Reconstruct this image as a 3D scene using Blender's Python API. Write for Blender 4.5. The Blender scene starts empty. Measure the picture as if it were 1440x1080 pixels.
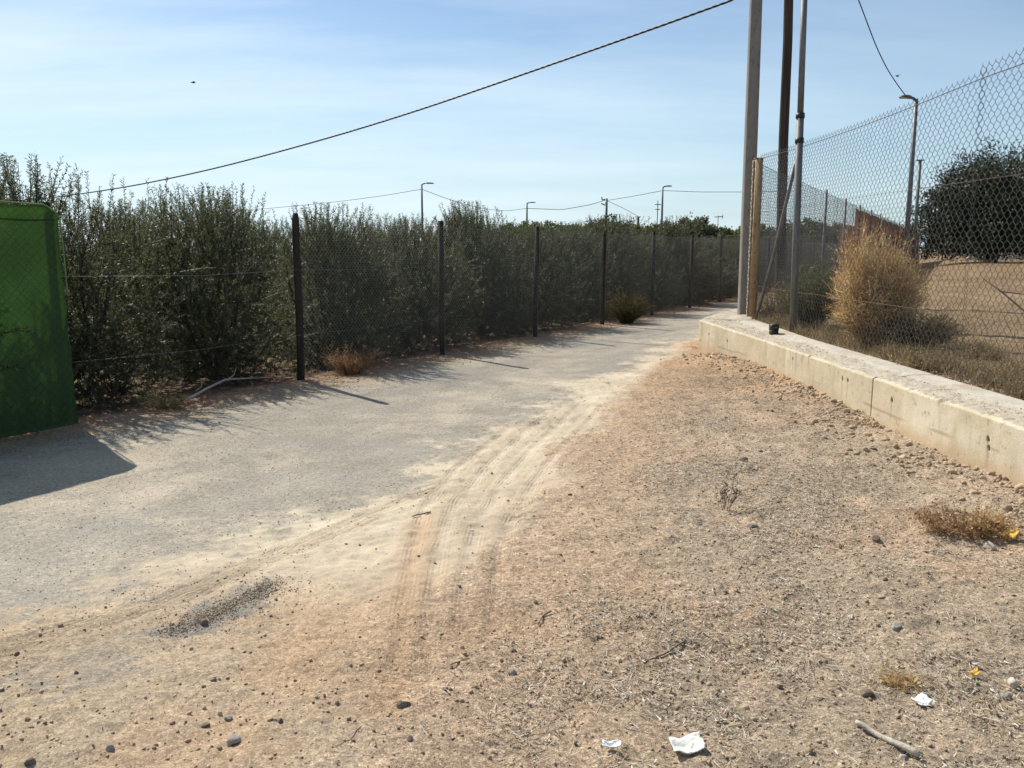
import bpy, math, random
import numpy as np
from mathutils import Vector, Matrix

RS = np.random.RandomState
random.seed(7)
scene = bpy.context.scene
COL = scene.collection
R = math.radians

# ------------------------------------------------------------------ camera geometry
CAM_H = 1.6
F = 1200.0
TH = math.atan(188 / F)
CT, ST = math.cos(TH), math.sin(TH)


def ray(px, py):
    return np.array([px - 720.0, F * CT + (540 - py) * ST, -F * ST + (540 - py) * CT])


def G(px, py, z=0.0):
    """point on the level z seen at a photo pixel"""
    d = ray(px, py)
    return np.array([0, 0, CAM_H]) + d * ((z - CAM_H) / d[2])


def At(px, py, Y):
    """point at forward distance Y seen at a photo pixel"""
    d = ray(px, py)
    return np.array([0, 0, CAM_H]) + d * (Y / d[1])


def ss(a, b, x):
    t = np.clip((x - a) / (b - a), 0, 1)
    return t * t * (3 - 2 * t)


# ------------------------------------------------------------------ noise
_T = RS(11).rand(256, 256)


def vnoise(x, y, seed=0):
    x = np.asarray(x, float) + seed * 17.31
    y = np.asarray(y, float) + seed * 9.77
    xi = np.floor(x).astype(int)
    yi = np.floor(y).astype(int)
    fx = x - xi
    fy = y - yi
    fx = fx * fx * (3 - 2 * fx)
    fy = fy * fy * (3 - 2 * fy)
    a = _T[xi & 255, yi & 255]
    b = _T[(xi + 1) & 255, yi & 255]
    c = _T[xi & 255, (yi + 1) & 255]
    d = _T[(xi + 1) & 255, (yi + 1) & 255]
    return (a * (1 - fx) + b * fx) * (1 - fy) + (c * (1 - fx) + d * fx) * fy


def fbm(x, y, sc, oct=4, seed=0, gain=0.5):
    s = 0
    a = 1
    n = 0
    x = np.asarray(x, float) * sc
    y = np.asarray(y, float) * sc
    for i in range(oct):
        s = s + a * vnoise(x, y, seed + i * 3)
        n += a
        a *= gain
        x = x * 2.03 + 1.7
        y = y * 2.03 + 3.1
    return s / n - 0.5


# ------------------------------------------------------------------ mesh helpers
class MB:
    """collects vertices, faces (3 or 4 corners) and one point attribute"""

    def __init__(self):
        self.V, self.F, self.A, self.n = [], [], [], 0

    def add(self, V, F, A=None):
        V = np.asarray(V, float).reshape(-1, 3)
        for f in (F if isinstance(F, list) else [F]):
            f = np.asarray(f, int)
            if len(f):
                self.F.append(f + self.n)
        self.V.append(V)
        if A is None:
            A = np.full(len(V), 0.5)
        self.A.append(np.broadcast_to(np.asarray(A, float), (len(V),)))
        self.n += len(V)
        return self

    def box(self, c, s, rz=0.0, M=None):
        x, y, z = np.array(s) / 2.0
        V = np.array([[i, j, k] for i in (-x, x) for j in (-y, y) for k in (-z, z)])
        if rz:
            c_, s_ = math.cos(rz), math.sin(rz)
            V = V @ np.array([[c_, s_, 0], [-s_, c_, 0], [0, 0, 1]])
        V = V + np.array(c)
        return self.add(V, np.array([[0, 1, 3, 2], [4, 6, 7, 5], [0, 4, 5, 1], [2, 3, 7, 6], [0, 2, 6, 4], [1, 5, 7, 3]]))

    def tube(self, P, r, sides=6, ref=(0.13, 0.27, 0.95), caps=True, A=None):
        P = np.asarray(P, float)
        V, Fq = tubes(P[None], np.broadcast_to(np.asarray(r, float), (len(P),))[None], sides, ref)
        n = len(V)
        if caps:
            K = len(P)
            V = np.vstack([V, P[0], P[-1]])
            i = np.arange(sides)
            j = (i + 1) % sides
            t1 = np.stack([np.full(sides, n), j, i], 1)
            b = (K - 1) * sides
            t2 = np.stack([np.full(sides, n + 1), b + i, b + j], 1)
            return self.add(V, [Fq, t1, t2], A)
        return self.add(V, Fq, A)

    def build(self, name, mat, parent=None, smooth=False, col=None):
        V = np.vstack(self.V)
        me = bpy.data.meshes.new(name)
        nv = len(V)
        me.vertices.add(nv)
        me.vertices.foreach_set('co', V.astype(np.float32).ravel())
        tot = np.concatenate([np.full(len(f), f.shape[1], np.int32) for f in self.F])
        idx = np.concatenate([f.ravel() for f in self.F]).astype(np.int32)
        me.loops.add(len(idx))
        me.loops.foreach_set('vertex_index', idx)
        me.polygons.add(len(tot))
        st = np.concatenate([[0], np.cumsum(tot)[:-1]]).astype(np.int32)
        me.polygons.foreach_set('loop_start', st)
        me.polygons.foreach_set('loop_total', tot)
        if smooth:
            me.polygons.foreach_set('use_smooth', np.ones(len(tot), bool))
        at = me.attributes.new('tint', 'FLOAT', 'POINT')
        at.data.foreach_set('value', np.concatenate(self.A).astype(np.float32))
        if col is not None:
            ca = me.attributes.new('gcol', 'FLOAT_COLOR', 'POINT')
            c4 = np.ones((nv, 4), np.float32)
            c4[:, :3] = col
            ca.data.foreach_set('color', c4.ravel())
        me.update(calc_edges=True)
        me.materials.append(mat)
        o = bpy.data.objects.new(name, me)
        COL.objects.link(o)
        if parent is not None:
            o.parent = parent
        return o


def tubes(P, r, sides=3, ref=(0, 0, 1)):
    """P (M,K,3), r (M,K): open tubes"""
    M, K, _ = P.shape
    T = np.gradient(P, axis=1)
    T /= np.linalg.norm(T, axis=2, keepdims=True) + 1e-12
    ref = np.broadcast_to(np.asarray(ref, float), P.shape)
    n1 = np.cross(T, ref)
    n1 /= np.linalg.norm(n1, axis=2, keepdims=True) + 1e-12
    n2 = np.cross(T, n1)
    a = np.arange(sides) * 2 * math.pi / sides
    ring = n1[:, :, None, :] * np.cos(a)[None, None, :, None] + n2[:, :, None, :] * np.sin(a)[None, None, :, None]
    V = P[:, :, None, :] + ring * np.broadcast_to(np.asarray(r, float), (M, K))[:, :, None, None]
    m = np.arange(M)[:, None, None]
    k = np.arange(K - 1)[None, :, None]
    s = np.arange(sides)[None, None, :]
    s2 = (s + 1) % sides
    b = m * K * sides
    q = np.stack([b + k * sides + s, b + k * sides + s2, b + (k + 1) * sides + s2, b + (k + 1) * sides + s], -1)
    return V.reshape(-1, 3), q.reshape(-1, 4)


def ribbons(P, w, side):
    """P (M,K,3), w (M,) or (M,K), side (M,3): flat strips"""
    M, K, _ = P.shape
    w = np.asarray(w, float)
    if w.ndim == 1:
        w = w[:, None] * np.linspace(1, 0.35, K)[None]
    side = side / (np.linalg.norm(side, axis=1, keepdims=True) + 1e-9)
    o = side[:, None, :] * w[:, :, None] * 0.5
    V = np.stack([P - o, P + o], 2).reshape(-1, 3)
    m = np.arange(M)[:, None]
    k = np.arange(K - 1)[None]
    b = m * K * 2 + k * 2
    q = np.stack([b, b + 1, b + 3, b + 2], -1)
    return V, q.reshape(-1, 4)


def unit(a):
    return a / (np.linalg.norm(a, axis=-1, keepdims=True) + 1e-9)


ICO_V = None


def ico(sub):
    t = (1 + 5 ** .5) / 2
    V = [(-1, t, 0), (1, t, 0), (-1, -t, 0), (1, -t, 0), (0, -1, t), (0, 1, t), (0, -1, -t), (0, 1, -t), (t, 0, -1), (t, 0, 1), (-t, 0, -1), (-t, 0, 1)]
    Fc = [(0, 11, 5), (0, 5, 1), (0, 1, 7), (0, 7, 10), (0, 10, 11), (1, 5, 9), (5, 11, 4), (11, 10, 2), (10, 7, 6), (7, 1, 8), (3, 9, 4), (3, 4, 2), (3, 2, 6), (3, 6, 8), (3, 8, 9), (4, 9, 5), (2, 4, 11), (6, 2, 10), (8, 6, 7), (9, 8, 1)]
    V = [np.array(v, float) / np.linalg.norm(v) for v in V]
    for _ in range(sub):
        mid = {}
        nf = []

        def mp(a, b):
            k = (min(a, b), max(a, b))
            if k not in mid:
                m = V[a] + V[b]
                V.append(m / np.linalg.norm(m))
                mid[k] = len(V) - 1
            return mid[k]
        for a, b, c in Fc:
            ab, bc, ca = mp(a, b), mp(b, c), mp(c, a)
            nf += [(a, ab, ca), (b, bc, ab), (c, ca, bc), (ab, bc, ca)]
        Fc = nf
    return np.array(V), np.array(Fc)


def rock(rng, sub, size, cuts=7):
    V, Fc = ico(sub)
    for _ in range(cuts):      # chop with random planes: angular stone
        n = unit(rng.normal(size=3))
        d = rng.uniform(0.45, 0.8)
        e = V @ n - d
        V = V - np.outer(np.where(e > 0, e, 0), n)
    V = V * (1 + (0.05 if sub > 1 else .16) * rng.normal(size=(len(V), 1)))
    return V * np.asarray(size), Fc


# ------------------------------------------------------------------ materials
def new_mat(name):
    m = bpy.data.materials.new(name)
    m.use_nodes = True
    nt = m.node_tree
    nt.nodes.clear()
    return m, nt


class NT:
    def __init__(self, nt):
        self.nt = nt

    def n(self, t, **kw):
        nd = self.nt.nodes.new(t)
        for k, v in kw.items():
            if k.startswith('i_'):
                key = k[2:].replace('_', ' ')
                nd.inputs[int(key) if key.isdigit() else key].default_value = v
            else:
                setattr(nd, k, v)
        return nd

    def l(self, a, b):
        self.nt.links.new(a, b)

    def noise(self, vec, scale, detail=4, rough=0.55):
        nd = self.n('ShaderNodeTexNoise', i_Scale=scale, i_Detail=detail, i_Roughness=rough)
        self.l(vec, nd.inputs['Vector'])
        return nd.outputs['Fac']

    def remap(self, val, a, b, c, d):
        nd = self.n('ShaderNodeMapRange')
        for i, v in enumerate((a, b, c, d)):
            nd.inputs[i + 1].default_value = v
        self.l(val, nd.inputs[0])
        return nd.outputs[0]

    def math(self, op, a, b):
        nd = self.n('ShaderNodeMath', operation=op)
        for i, v in enumerate((a, b)):
            if isinstance(v, (int, float)):
                nd.inputs[i].default_value = v
            else:
                self.l(v, nd.inputs[i])
        return nd.outputs[0]

    def mix(self, fac, a, b, mode='MIX'):
        nd = self.n('ShaderNodeMix', data_type='RGBA', blend_type=mode)
        for s, v in ((nd.inputs[0], fac), (nd.inputs[6], a), (nd.inputs[7], b)):
            if isinstance(v, (int, float)):
                s.default_value = v
            elif isinstance(v, tuple):
                s.default_value = (*v, 1)
            else:
                self.l(v, s)
        return nd.outputs[2]

    def scale(self, col, fac):
        nd = self.n('ShaderNodeVectorMath', operation='SCALE')
        self.l(col, nd.inputs[0])
        self.l(fac, nd.inputs['Scale'])
        return nd.outputs[0]


def surf(name, c1, c2, rough=0.8, scale=8, metal=0.0, bump=0.2, bscale=60, spec=0.3, stretch=(1, 1, 1), c3=None):
    m, nt = new_mat(name)
    N = NT(nt)
    tc = N.n('ShaderNodeTexCoord')
    mp = N.n('ShaderNodeMapping')
    mp.inputs['Scale'].default_value = stretch
    N.l(tc.outputs['Object'], mp.inputs['Vector'])
    v = mp.outputs['Vector']
    f = N.remap(N.noise(v, scale, 6, 0.6), 0.32, 0.68, 0, 1)
    c = N.mix(f, c1, c2)
    if c3:
        f3 = N.remap(N.noise(v, scale * 3.3, 5, 0.65), 0.55, 0.68, 0, 1)
        c = N.mix(f3, c, c3)
    b = N.n('ShaderNodeBsdfPrincipled', i_Roughness=rough, i_Metallic=metal)
    b.inputs['Specular IOR Level'].default_value = spec
    N.l(c, b.inputs['Base Color'])
    if bump:
        bp = N.n('ShaderNodeBump', i_Strength=bump, i_Distance=0.01)
        N.l(N.noise(v, bscale, 4, 0.6), bp.inputs['Height'])
        N.l(bp.outputs[0], b.inputs['Normal'])
    o = N.n('ShaderNodeOutputMaterial')
    N.l(b.outputs[0], o.inputs[0])
    return m


def leafy(name, stops, trans=0.3, rough=0.5, spec=0.3, tcol=None):
    """colour by the per-leaf 'tint' attribute, part of the light passing through"""
    m, nt = new_mat(name)
    N = NT(nt)
    a = N.n('ShaderNodeAttribute', attribute_name='tint')
    r = N.n('ShaderNodeValToRGB')
    e = r.color_ramp.elements
    while len(e) < len(stops):
        e.new(0.5)
    for el, (p, c) in zip(e, stops):
        el.position = p
        el.color = (*c, 1)
    N.l(a.outputs['Fac'], r.inputs[0])
    b = N.n('ShaderNodeBsdfPrincipled', i_Roughness=rough)
    b.inputs['Specular IOR Level'].default_value = spec
    N.l(r.outputs[0], b.inputs['Base Color'])
    o = N.n('ShaderNodeOutputMaterial')
    if trans > 0:
        t = N.n('ShaderNodeBsdfTranslucent')
        if tcol:
            N.l(N.mix(0.55, r.outputs[0], tcol), t.inputs[0])
        else:
            N.l(r.outputs[0], t.inputs[0])
        mx = N.n('ShaderNodeMixShader', i_0=trans)
        N.l(b.outputs[0], mx.inputs[1])
        N.l(t.outputs[0], mx.inputs[2])
        N.l(mx.outputs[0], o.inputs[0])
    else:
        N.l(b.outputs[0], o.inputs[0])
    return m


def earth(name, grain=1.0, bump=0.5, asphalt=False):
    m, nt = new_mat(name)
    N = NT(nt)
    tc = N.n('ShaderNodeTexCoord')
    v = tc.outputs['Object']
    a = N.n('ShaderNodeAttribute', attribute_name='gcol')
    c = a.outputs['Color']
    n1 = N.remap(N.noise(v, 2.3, 8, 0.62), 0.3, 0.7, 0.86, 1.12)
    n2 = N.remap(N.noise(v, 30, 8, 0.78), 0.36, 0.64, 1 - .32 * grain, 1 + .28 * grain)
    vo = N.n('ShaderNodeTexVoronoi', i_Scale=85.0 if not asphalt else 105.0)
    N.l(v, vo.inputs['Vector'])
    sp = N.n('ShaderNodeSeparateColor')
    N.l(vo.outputs['Color'], sp.inputs[0])
    n4 = N.remap(sp.outputs[0], 0, 1, 1 - .26 * grain, 1 + .26 * grain)
    vo2 = N.n('ShaderNodeTexVoronoi', i_Scale=230.0)
    N.l(v, vo2.inputs['Vector'])
    sp2 = N.n('ShaderNodeSeparateColor')
    N.l(vo2.outputs['Color'], sp2.inputs[0])
    n3 = N.remap(sp2.outputs[1], 0, 1, 1 - .34 * grain, 1 + .34 * grain)
    f = N.math('MULTIPLY', n2, N.math('MULTIPLY', n3, n4))
    gr = N.n('ShaderNodeAttribute', attribute_name='tint')
    f = N.math('ADD', 1.0, N.math('MULTIPLY', N.math('SUBTRACT', f, 1.0), gr.outputs['Fac']))
    tk = N.n('ShaderNodeAttribute', attribute_name='trk')
    tm = N.remap(tk.outputs['Fac'], .045, .085, 1, 0)
    tm = N.math('MULTIPLY', tm, N.remap(N.noise(v, 3.5, 4, .6), .42, .56, 0, 1))
    tl = N.math('SINE', N.math('MULTIPLY', tk.outputs['Fac'], 300.0), 0)
    tr_ = N.math('MULTIPLY', tm, tl)
    c = N.scale(c, N.math('MULTIPLY', N.math('MULTIPLY', f, n1), N.math('ADD', 1.0, N.math('MULTIPLY', tr_, .05))))
    # warm/cool mottling
    w = N.remap(N.noise(v, 9.0, 5, 0.6), 0.35, 0.65, 0, 0.3)
    c = N.mix(w, c, (0.93, 0.98, 1.0), 'MULTIPLY')
    b = N.n('ShaderNodeBsdfPrincipled', i_Roughness=0.95)
    b.inputs['Specular IOR Level'].default_value = 0.12
    N.l(c, b.inputs['Base Color'])
    h = N.math('ADD', N.math('MULTIPLY', N.noise(v, 40, 8, 0.75), 1.3), N.math('MULTIPLY', sp.outputs[1], 0.22))
    bp = N.n('ShaderNodeBump', i_Strength=bump, i_Distance=0.02)
    N.l(N.math('ADD', N.math('MULTIPLY', h, gr.outputs['Fac']), N.math('MULTIPLY', tr_, .065)), bp.inputs['Height'])
    N.l(bp.outputs[0], b.inputs['Normal'])
    o = N.n('ShaderNodeOutputMaterial')
    N.l(b.outputs[0], o.inputs[0])
    return m


M = {}
M['soil'] = earth('dry_soil', 0.95, 0.75)
M['road'] = earth('dusty_asphalt', 0.62, 0.55, True)
M['field'] = earth('ploughed_soil', 1.0, 0.8)
M['orchard'] = earth('orchard_soil', 1.0, 0.8)
M['galv'] = surf('galvanised_steel', (.12, .12, .12), (.19, .185, .175), 0.6, 14, 0.2, 0.1, 90, 0.35, (1, 1, .3), c3=(.10, .08, .065))
M['wire'] = surf('fence_wire', (.085, .083, .082), (.155, .15, .142), 0.5, 30, 0.3, 0, spec=0.4, c3=(.13, .085, .06))
M['wire_l'] = surf('glint_fence_wire', (.26, .255, .24), (.40, .39, .37), 0.42, 30, 0.35, 0, spec=0.5)  # light galvanised tone, brightened to paint sun glints on the mesh
M['post_dark'] = surf('dark_weathered_wood', (.022, .018, .015), (.05, .042, .034), 0.9, 20, 0, 0.5, 60, 0.15, (1, 1, .15))
M['creosote'] = surf('creosoted_wood', (.035, .026, .02), (.085, .06, .045), 0.85, 14, 0, 0.6, 40, 0.2, (1, 1, .06), c3=(.02, .016, .014))
M['concrete_pole'] = surf('pole_concrete', (.20, .18, .155), (.26, .235, .205), 0.85, 6, 0, 0.25, 70, 0.2, (1, 1, .4), c3=(.13, .115, .1))
M['rust'] = surf('rust_painted_steel', (.33, .215, .115), (.41, .285, .165), 0.8, 9, 0, 0.25, 60, 0.2, (1, 1, .4), c3=(.15, .075, .035))
M['rust_wire'] = surf('rusty_wire', (.10, .06, .045), (.17, .10, .07), 0.7, 12, 0.2, 0, spec=0.3, c3=(.22, .2, .19))
M['cable'] = surf('black_cable_sheath', (.018, .018, .02), (.035, .035, .037), 0.55, 30, 0, 0.1, 90, 0.4)
M['black'] = surf('black_plastic', (.012, .012, .013), (.03, .029, .028), 0.5, 40, 0, 0.1, 90, 0.4)
M['lamp'] = surf('lamp_grey_paint', (.10, .105, .11), (.15, .15, .15), 0.5, 12, 0.2, 0, spec=0.4)
M['lens'] = surf('lamp_lens', (.45, .42, .36), (.52, .5, .44), 0.3, 12, 0, 0, spec=0.5)
M['bark'] = surf('olive_bark', (.055, .045, .036), (.12, .10, .08), 0.95, 18, 0, 0.9, 40, 0.1, (1, 1, .35))
M['hem'] = surf('dark_green_hem', (.02, .05, .02), (.035, .075, .03), 0.85, 20, 0, 0.2, 60, 0.1)
M['lit_cord'] = surf('sunlit_green_cord', (.13, .21, .08), (.2, .28, .12), 0.8, 20, 0, 0.2, 60, 0.2)  # pale green puts the netting's sunlit rim into the colour
M['reed'] = leafy('reed_screen_brown', [(0, (.36, .20, .11)), (.5, (.60, .37, .21)), (1, (.70, .48, .30))], 0.6, 0.9, 0.1)
M['paper'] = surf('dirty_white_paper', (.66, .64, .57), (.78, .77, .72), 0.8, 30, 0, 0.3, 60, 0.2, c3=(.52, .46, .36))
M['plastic_w'] = surf('white_plastic', (.75, .75, .74), (.84, .84, .83), 0.45, 30, 0, 0.2, 60, 0.4)
M['stick'] = surf('bleached_wood', (.40, .35, .28), (.55, .49, .40), 0.9, 20, 0, 0.6, 60, 0.15, (1, 1, 1), c3=(.25, .19, .13))
M['twig'] = surf('dry_twig', (.13, .095, .07), (.26, .2, .15), 0.9, 20, 0, 0.4, 60, 0.1)
M['leaf_y'] = surf('yellow_leaf', (.62, .36, .06), (.72, .47, .10), 0.7, 30, 0, 0.3, 60, 0.2)
M['stone_d'] = surf('dark_stone', (.15, .115, .088), (.24, .19, .15), 0.9, 18, 0, 0.6, 90, 0.15, c3=(.32, .26, .2))
M['stone_g'] = surf('grey_stone', (.28, .24, .2), (.40, .36, .31), 0.9, 18, 0, 0.5, 90, 0.2, c3=(.18, .15, .12))
M['stone_p'] = surf('pale_stone', (.45, .395, .32), (.58, .53, .45), 0.9, 16, 0, 0.5, 90, 0.2, c3=(.36, .28, .2))
M['stone_t'] = surf('tan_stone', (.40, .28, .17), (.5, .37, .24), 0.9, 16, 0, 0.5, 90, 0.2)
M['olive'] = leafy('olive_leaf', [(0, (.026, .029, .017)), (.45, (.064, .070, .042)), (.8, (.115, .122, .08)), (1, (.23, .235, .19))], 0.36, 0.5, 0.35, (.21, .22, .08))
M['farleaf'] = leafy('grove_leaf', [(0, (.03, .042, .014)), (.5, (.07, .09, .028)), (1, (.15, .165, .08))], 0.42, 0.5, 0.35, (.19, .20, .07))
M['carob'] = leafy('carob_leaf', [(0, (.014, .022, .01)), (.6, (.036, .05, .02)), (1, (.11, .105, .05))], 0.2, 0.5, 0.3)
M['gold'] = leafy('golden_dry_stem', [(0, (.36, .21, .095)), (.35, (.54, .365, .17)), (.75, (.66, .49, .25)), (1, (.76, .64, .43))], 0.5, 0.8, 0.15)
M['brownweed'] = leafy('brown_dry_stem', [(0, (.14, .075, .04)), (.4, (.30, .175, .085)), (.8, (.44, .29, .155)), (1, (.56, .44, .29))], 0.35, 0.85, 0.12)
M['greenweed'] = leafy('green_weed_stem', [(0, (.08, .08, .032)), (.5, (.17, .165, .07)), (1, (.30, .28, .14))], 0.5, 0.6, 0.2)
M['drabweed'] = leafy('drab_weed_stem', [(0, (.15, .10, .05)), (.5, (.34, .245, .125)), (1, (.54, .43, .26))], 0.4, 0.8, 0.12)
M['shadeweed'] = leafy('shaded_weed_stem', [(0, (.05, .042, .02)), (.5, (.12, .10, .045)), (1, (.22, .18, .09))], 0.3, 0.8, 0.12)  # stem colours darkened for the shade around the roadside bush
M['straw'] = leafy('dry_straw', [(0, (.16, .12, .08)), (.4, (.36, .29, .2)), (.8, (.52, .46, .35)), (1, (.68, .64, .55))], 0.15, 0.8, 0.15)
M['gravel'] = leafy('gravel_stone', [(0, (.17, .125, .088)), (.35, (.34, .25, .165)), (.7, (.46, .345, .23)), (1, (.58, .49, .37))], 0, 0.92, 0.15)


def netting_mat():
    m, nt = new_mat('green_shade_netting')
    N = NT(nt)
    tc = N.n('ShaderNodeTexCoord')
    v = tc.outputs['Object']
    f = N.remap(N.noise(v, 1.7, 5, 0.6), 0.3, 0.7, 0.8, 1.2)
    w = N.n('ShaderNodeTexNoise', i_Scale=120.0, i_Detail=2.0)
    N.l(v, w.inputs['Vector'])
    g = N.remap(w.outputs['Fac'], 0.3, 0.7, 0.8, 1.2)
    rgb = N.n('ShaderNodeRGB')
    rgb.outputs[0].default_value = (.07, .125, .052, 1)
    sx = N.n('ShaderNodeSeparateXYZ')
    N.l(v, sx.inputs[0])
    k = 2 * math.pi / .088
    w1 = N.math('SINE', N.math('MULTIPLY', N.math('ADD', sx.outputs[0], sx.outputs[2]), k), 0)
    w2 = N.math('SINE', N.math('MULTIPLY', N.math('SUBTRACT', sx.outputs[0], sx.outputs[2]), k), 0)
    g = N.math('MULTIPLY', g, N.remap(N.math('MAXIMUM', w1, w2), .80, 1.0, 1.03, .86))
    c = N.scale(rgb.outputs[0], N.math('MULTIPLY', f, g))
    rgb2 = N.n('ShaderNodeRGB')
    rgb2.outputs[0].default_value = (.19, .31, .105, 1)
    c2 = N.scale(rgb2.outputs[0], N.math('MULTIPLY', f, g))
    b = N.n('ShaderNodeBsdfPrincipled', i_Roughness=0.75)
    b.inputs['Specular IOR Level'].default_value = 0.2
    N.l(c, b.inputs['Base Color'])
    t = N.n('ShaderNodeBsdfTranslucent')
    N.l(c2, t.inputs[0])
    mx = N.n('ShaderNodeMixShader', i_0=0.5)
    N.l(b.outputs[0], mx.inputs[1])
    N.l(t.outputs[0], mx.inputs[2])
    o = N.n('ShaderNodeOutputMaterial')
    N.l(mx.outputs[0], o.inputs[0])
    return m


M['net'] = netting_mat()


def wall_mat():
    m, nt = new_mat('cream_concrete')
    N = NT(nt)
    tc = N.n('ShaderNodeTexCoord')
    v = tc.outputs['Object']
    a = N.n('ShaderNodeAttribute', attribute_name='gcol')
    n1 = N.remap(N.noise(v, 3, 7, 0.6), 0.3, 0.7, 0.88, 1.1)
    n2 = N.remap(N.noise(v, 60, 4, 0.6), 0.3, 0.7, 0.9, 1.08)
    c = N.scale(a.outputs['Color'], N.math('MULTIPLY', n1, n2))
    b = N.n('ShaderNodeBsdfPrincipled', i_Roughness=0.9)
    b.inputs['Specular IOR Level'].default_value = 0.15
    N.l(c, b.inputs['Base Color'])
    bp = N.n('ShaderNodeBump', i_Strength=0.3, i_Distance=0.01)
    N.l(N.noise(v, 70, 5, 0.65), bp.inputs['Height'])
    N.l(bp.outputs[0], b.inputs['Normal'])
    o = N.n('ShaderNodeOutputMaterial')
    N.l(b.outputs[0], o.inputs[0])
    return m


M['wall'] = wall_mat()


# ------------------------------------------------------------------ tags
def tag(o, label=None, cat=None, group=None, kind=None):
    if label:
        o['label'] = label
    if cat:
        o['category'] = cat
    if group:
        o['group'] = group
    if kind:
        o['kind'] = kind
    return o


def thing(name, label, cat, loc=(0, 0, 0), rz=0.0, group=None):
    o = bpy.data.objects.new(name, None)
    o.empty_display_size = 0.2
    COL.objects.link(o)
    o.location = [float(c) for c in loc]
    o.rotation_euler = (0, 0, rz)
    return tag(o, label, cat, group)


def copy_obj(o, parent=None):
    c = o.copy()
    COL.objects.link(c)
    if parent is not None:
        c.parent = parent
    return c


def copy_tree(o, loc, rz, sc=1.0, label=None, group=None):
    c = o.copy()
    COL.objects.link(c)
    c.location = [float(q) for q in loc]
    c.rotation_euler = (0, 0, rz)
    c.scale = (sc, sc, sc) if not isinstance(sc, tuple) else sc
    if label:
        c['label'] = label
    if group:
        c['group'] = group
    for ch in list(o.children):
        d = ch.copy()
        COL.objects.link(d)
        d.parent = c
        for g in list(ch.children):
            e = g.copy()
            COL.objects.link(e)
            e.parent = d
    return c


# ------------------------------------------------------------------ layout of the place
P0 = np.array([-2.60, 10.42])            # second post of the orchard fence
VF = np.array([1.52, 2.73])              # from post to post
UF = VF / np.linalg.norm(VF)
NF = np.array([-UF[1], UF[0]])           # towards the orchard
SP = float(np.linalg.norm(VF))


def pl(pts):
    a = np.array([G(x, y)[:2] for x, y in pts])
    return a[np.argsort(a[:, 1])]


E_AS = pl([(-700, 1060), (0, 892), (150, 850), (330, 782), (480, 722), (600, 682), (700, 622), (800, 560), (875, 520), (968, 476)])
E_AS = np.vstack([E_AS, E_AS[-1] + np.array([.53, 1]) * 60])
E_SD = pl([(500, 1080), (560, 960), (640, 860), (705, 760), (740, 700), (795, 640), (845, 590), (895, 535), (975, 482)])
E_SD = np.vstack([E_SD, E_SD[-1] + np.array([.53, 1]) * 60])


def x_as(y):
    return np.interp(y, E_AS[:, 1], E_AS[:, 0])


def x_sd(y):
    return np.interp(y, E_SD[:, 1], E_SD[:, 0])


def d_fence(x, y):
    """signed distance to the orchard fence line, positive on the orchard side"""
    return (x - P0[0]) * NF[0] + (y - P0[1]) * NF[1]


# front face of the low wall (x as a function of y), then the lot's far boundary
WF = np.array([(3.46, 0.2), (3.42, 3.0), (3.40, 5.7), (3.32, 9.0), (3.27, 11.0), (3.02, 13.75)])


def x_wall(y):
    y = np.asarray(y, float)
    return np.where(y < 13.75, np.interp(y, WF[:, 1], WF[:, 0]), 3.02 + (y - 13.75) * 0.5)


def wall_top(y):
    return np.interp(y, [3, 11, 14], [.43, .45, .50])


def seg_dist(x, y, pts):
    d = np.full(np.shape(x), 1e9)
    for a, b in zip(pts[:-1], pts[1:]):
        ab = b - a
        t = np.clip(((x - a[0]) * ab[0] + (y - a[1]) * ab[1]) / (ab @ ab), 0, 1)
        d = np.minimum(d, np.hypot(x - a[0] - t * ab[0], y - a[1] - t * ab[1]))
    return d


def track(pts):
    return np.array([G(a, b)[:2] for a, b in pts])


TRACKS = [track([(-60, 930), (0, 908), (130, 873), (280, 822), (400, 768), (520, 722), (610, 690)]),
          track([(-60, 942), (0, 919), (140, 880), (290, 828), (410, 774), (530, 728)]),
          track([(560, 940), (568, 860), (582, 780), (600, 715), (640, 660), (720, 600)]),
          track([(600, 930), (606, 850), (618, 775), (640, 712), (690, 650), (760, 590)]),
          track([(690, 900), (700, 820), (716, 740), (750, 680), (800, 620), (850, 570)]),
          track([(650, 900), (655, 820), (672, 740), (706, 680), (760, 620), (815, 570)])]
PATCH = track([(238, 884), (290, 862), (345, 838), (385, 818)])
PATCH2 = track([(60, 960), (150, 925)])
REDT = track([(545, 1000), (568, 880), (580, 800), (596, 730)])


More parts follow.
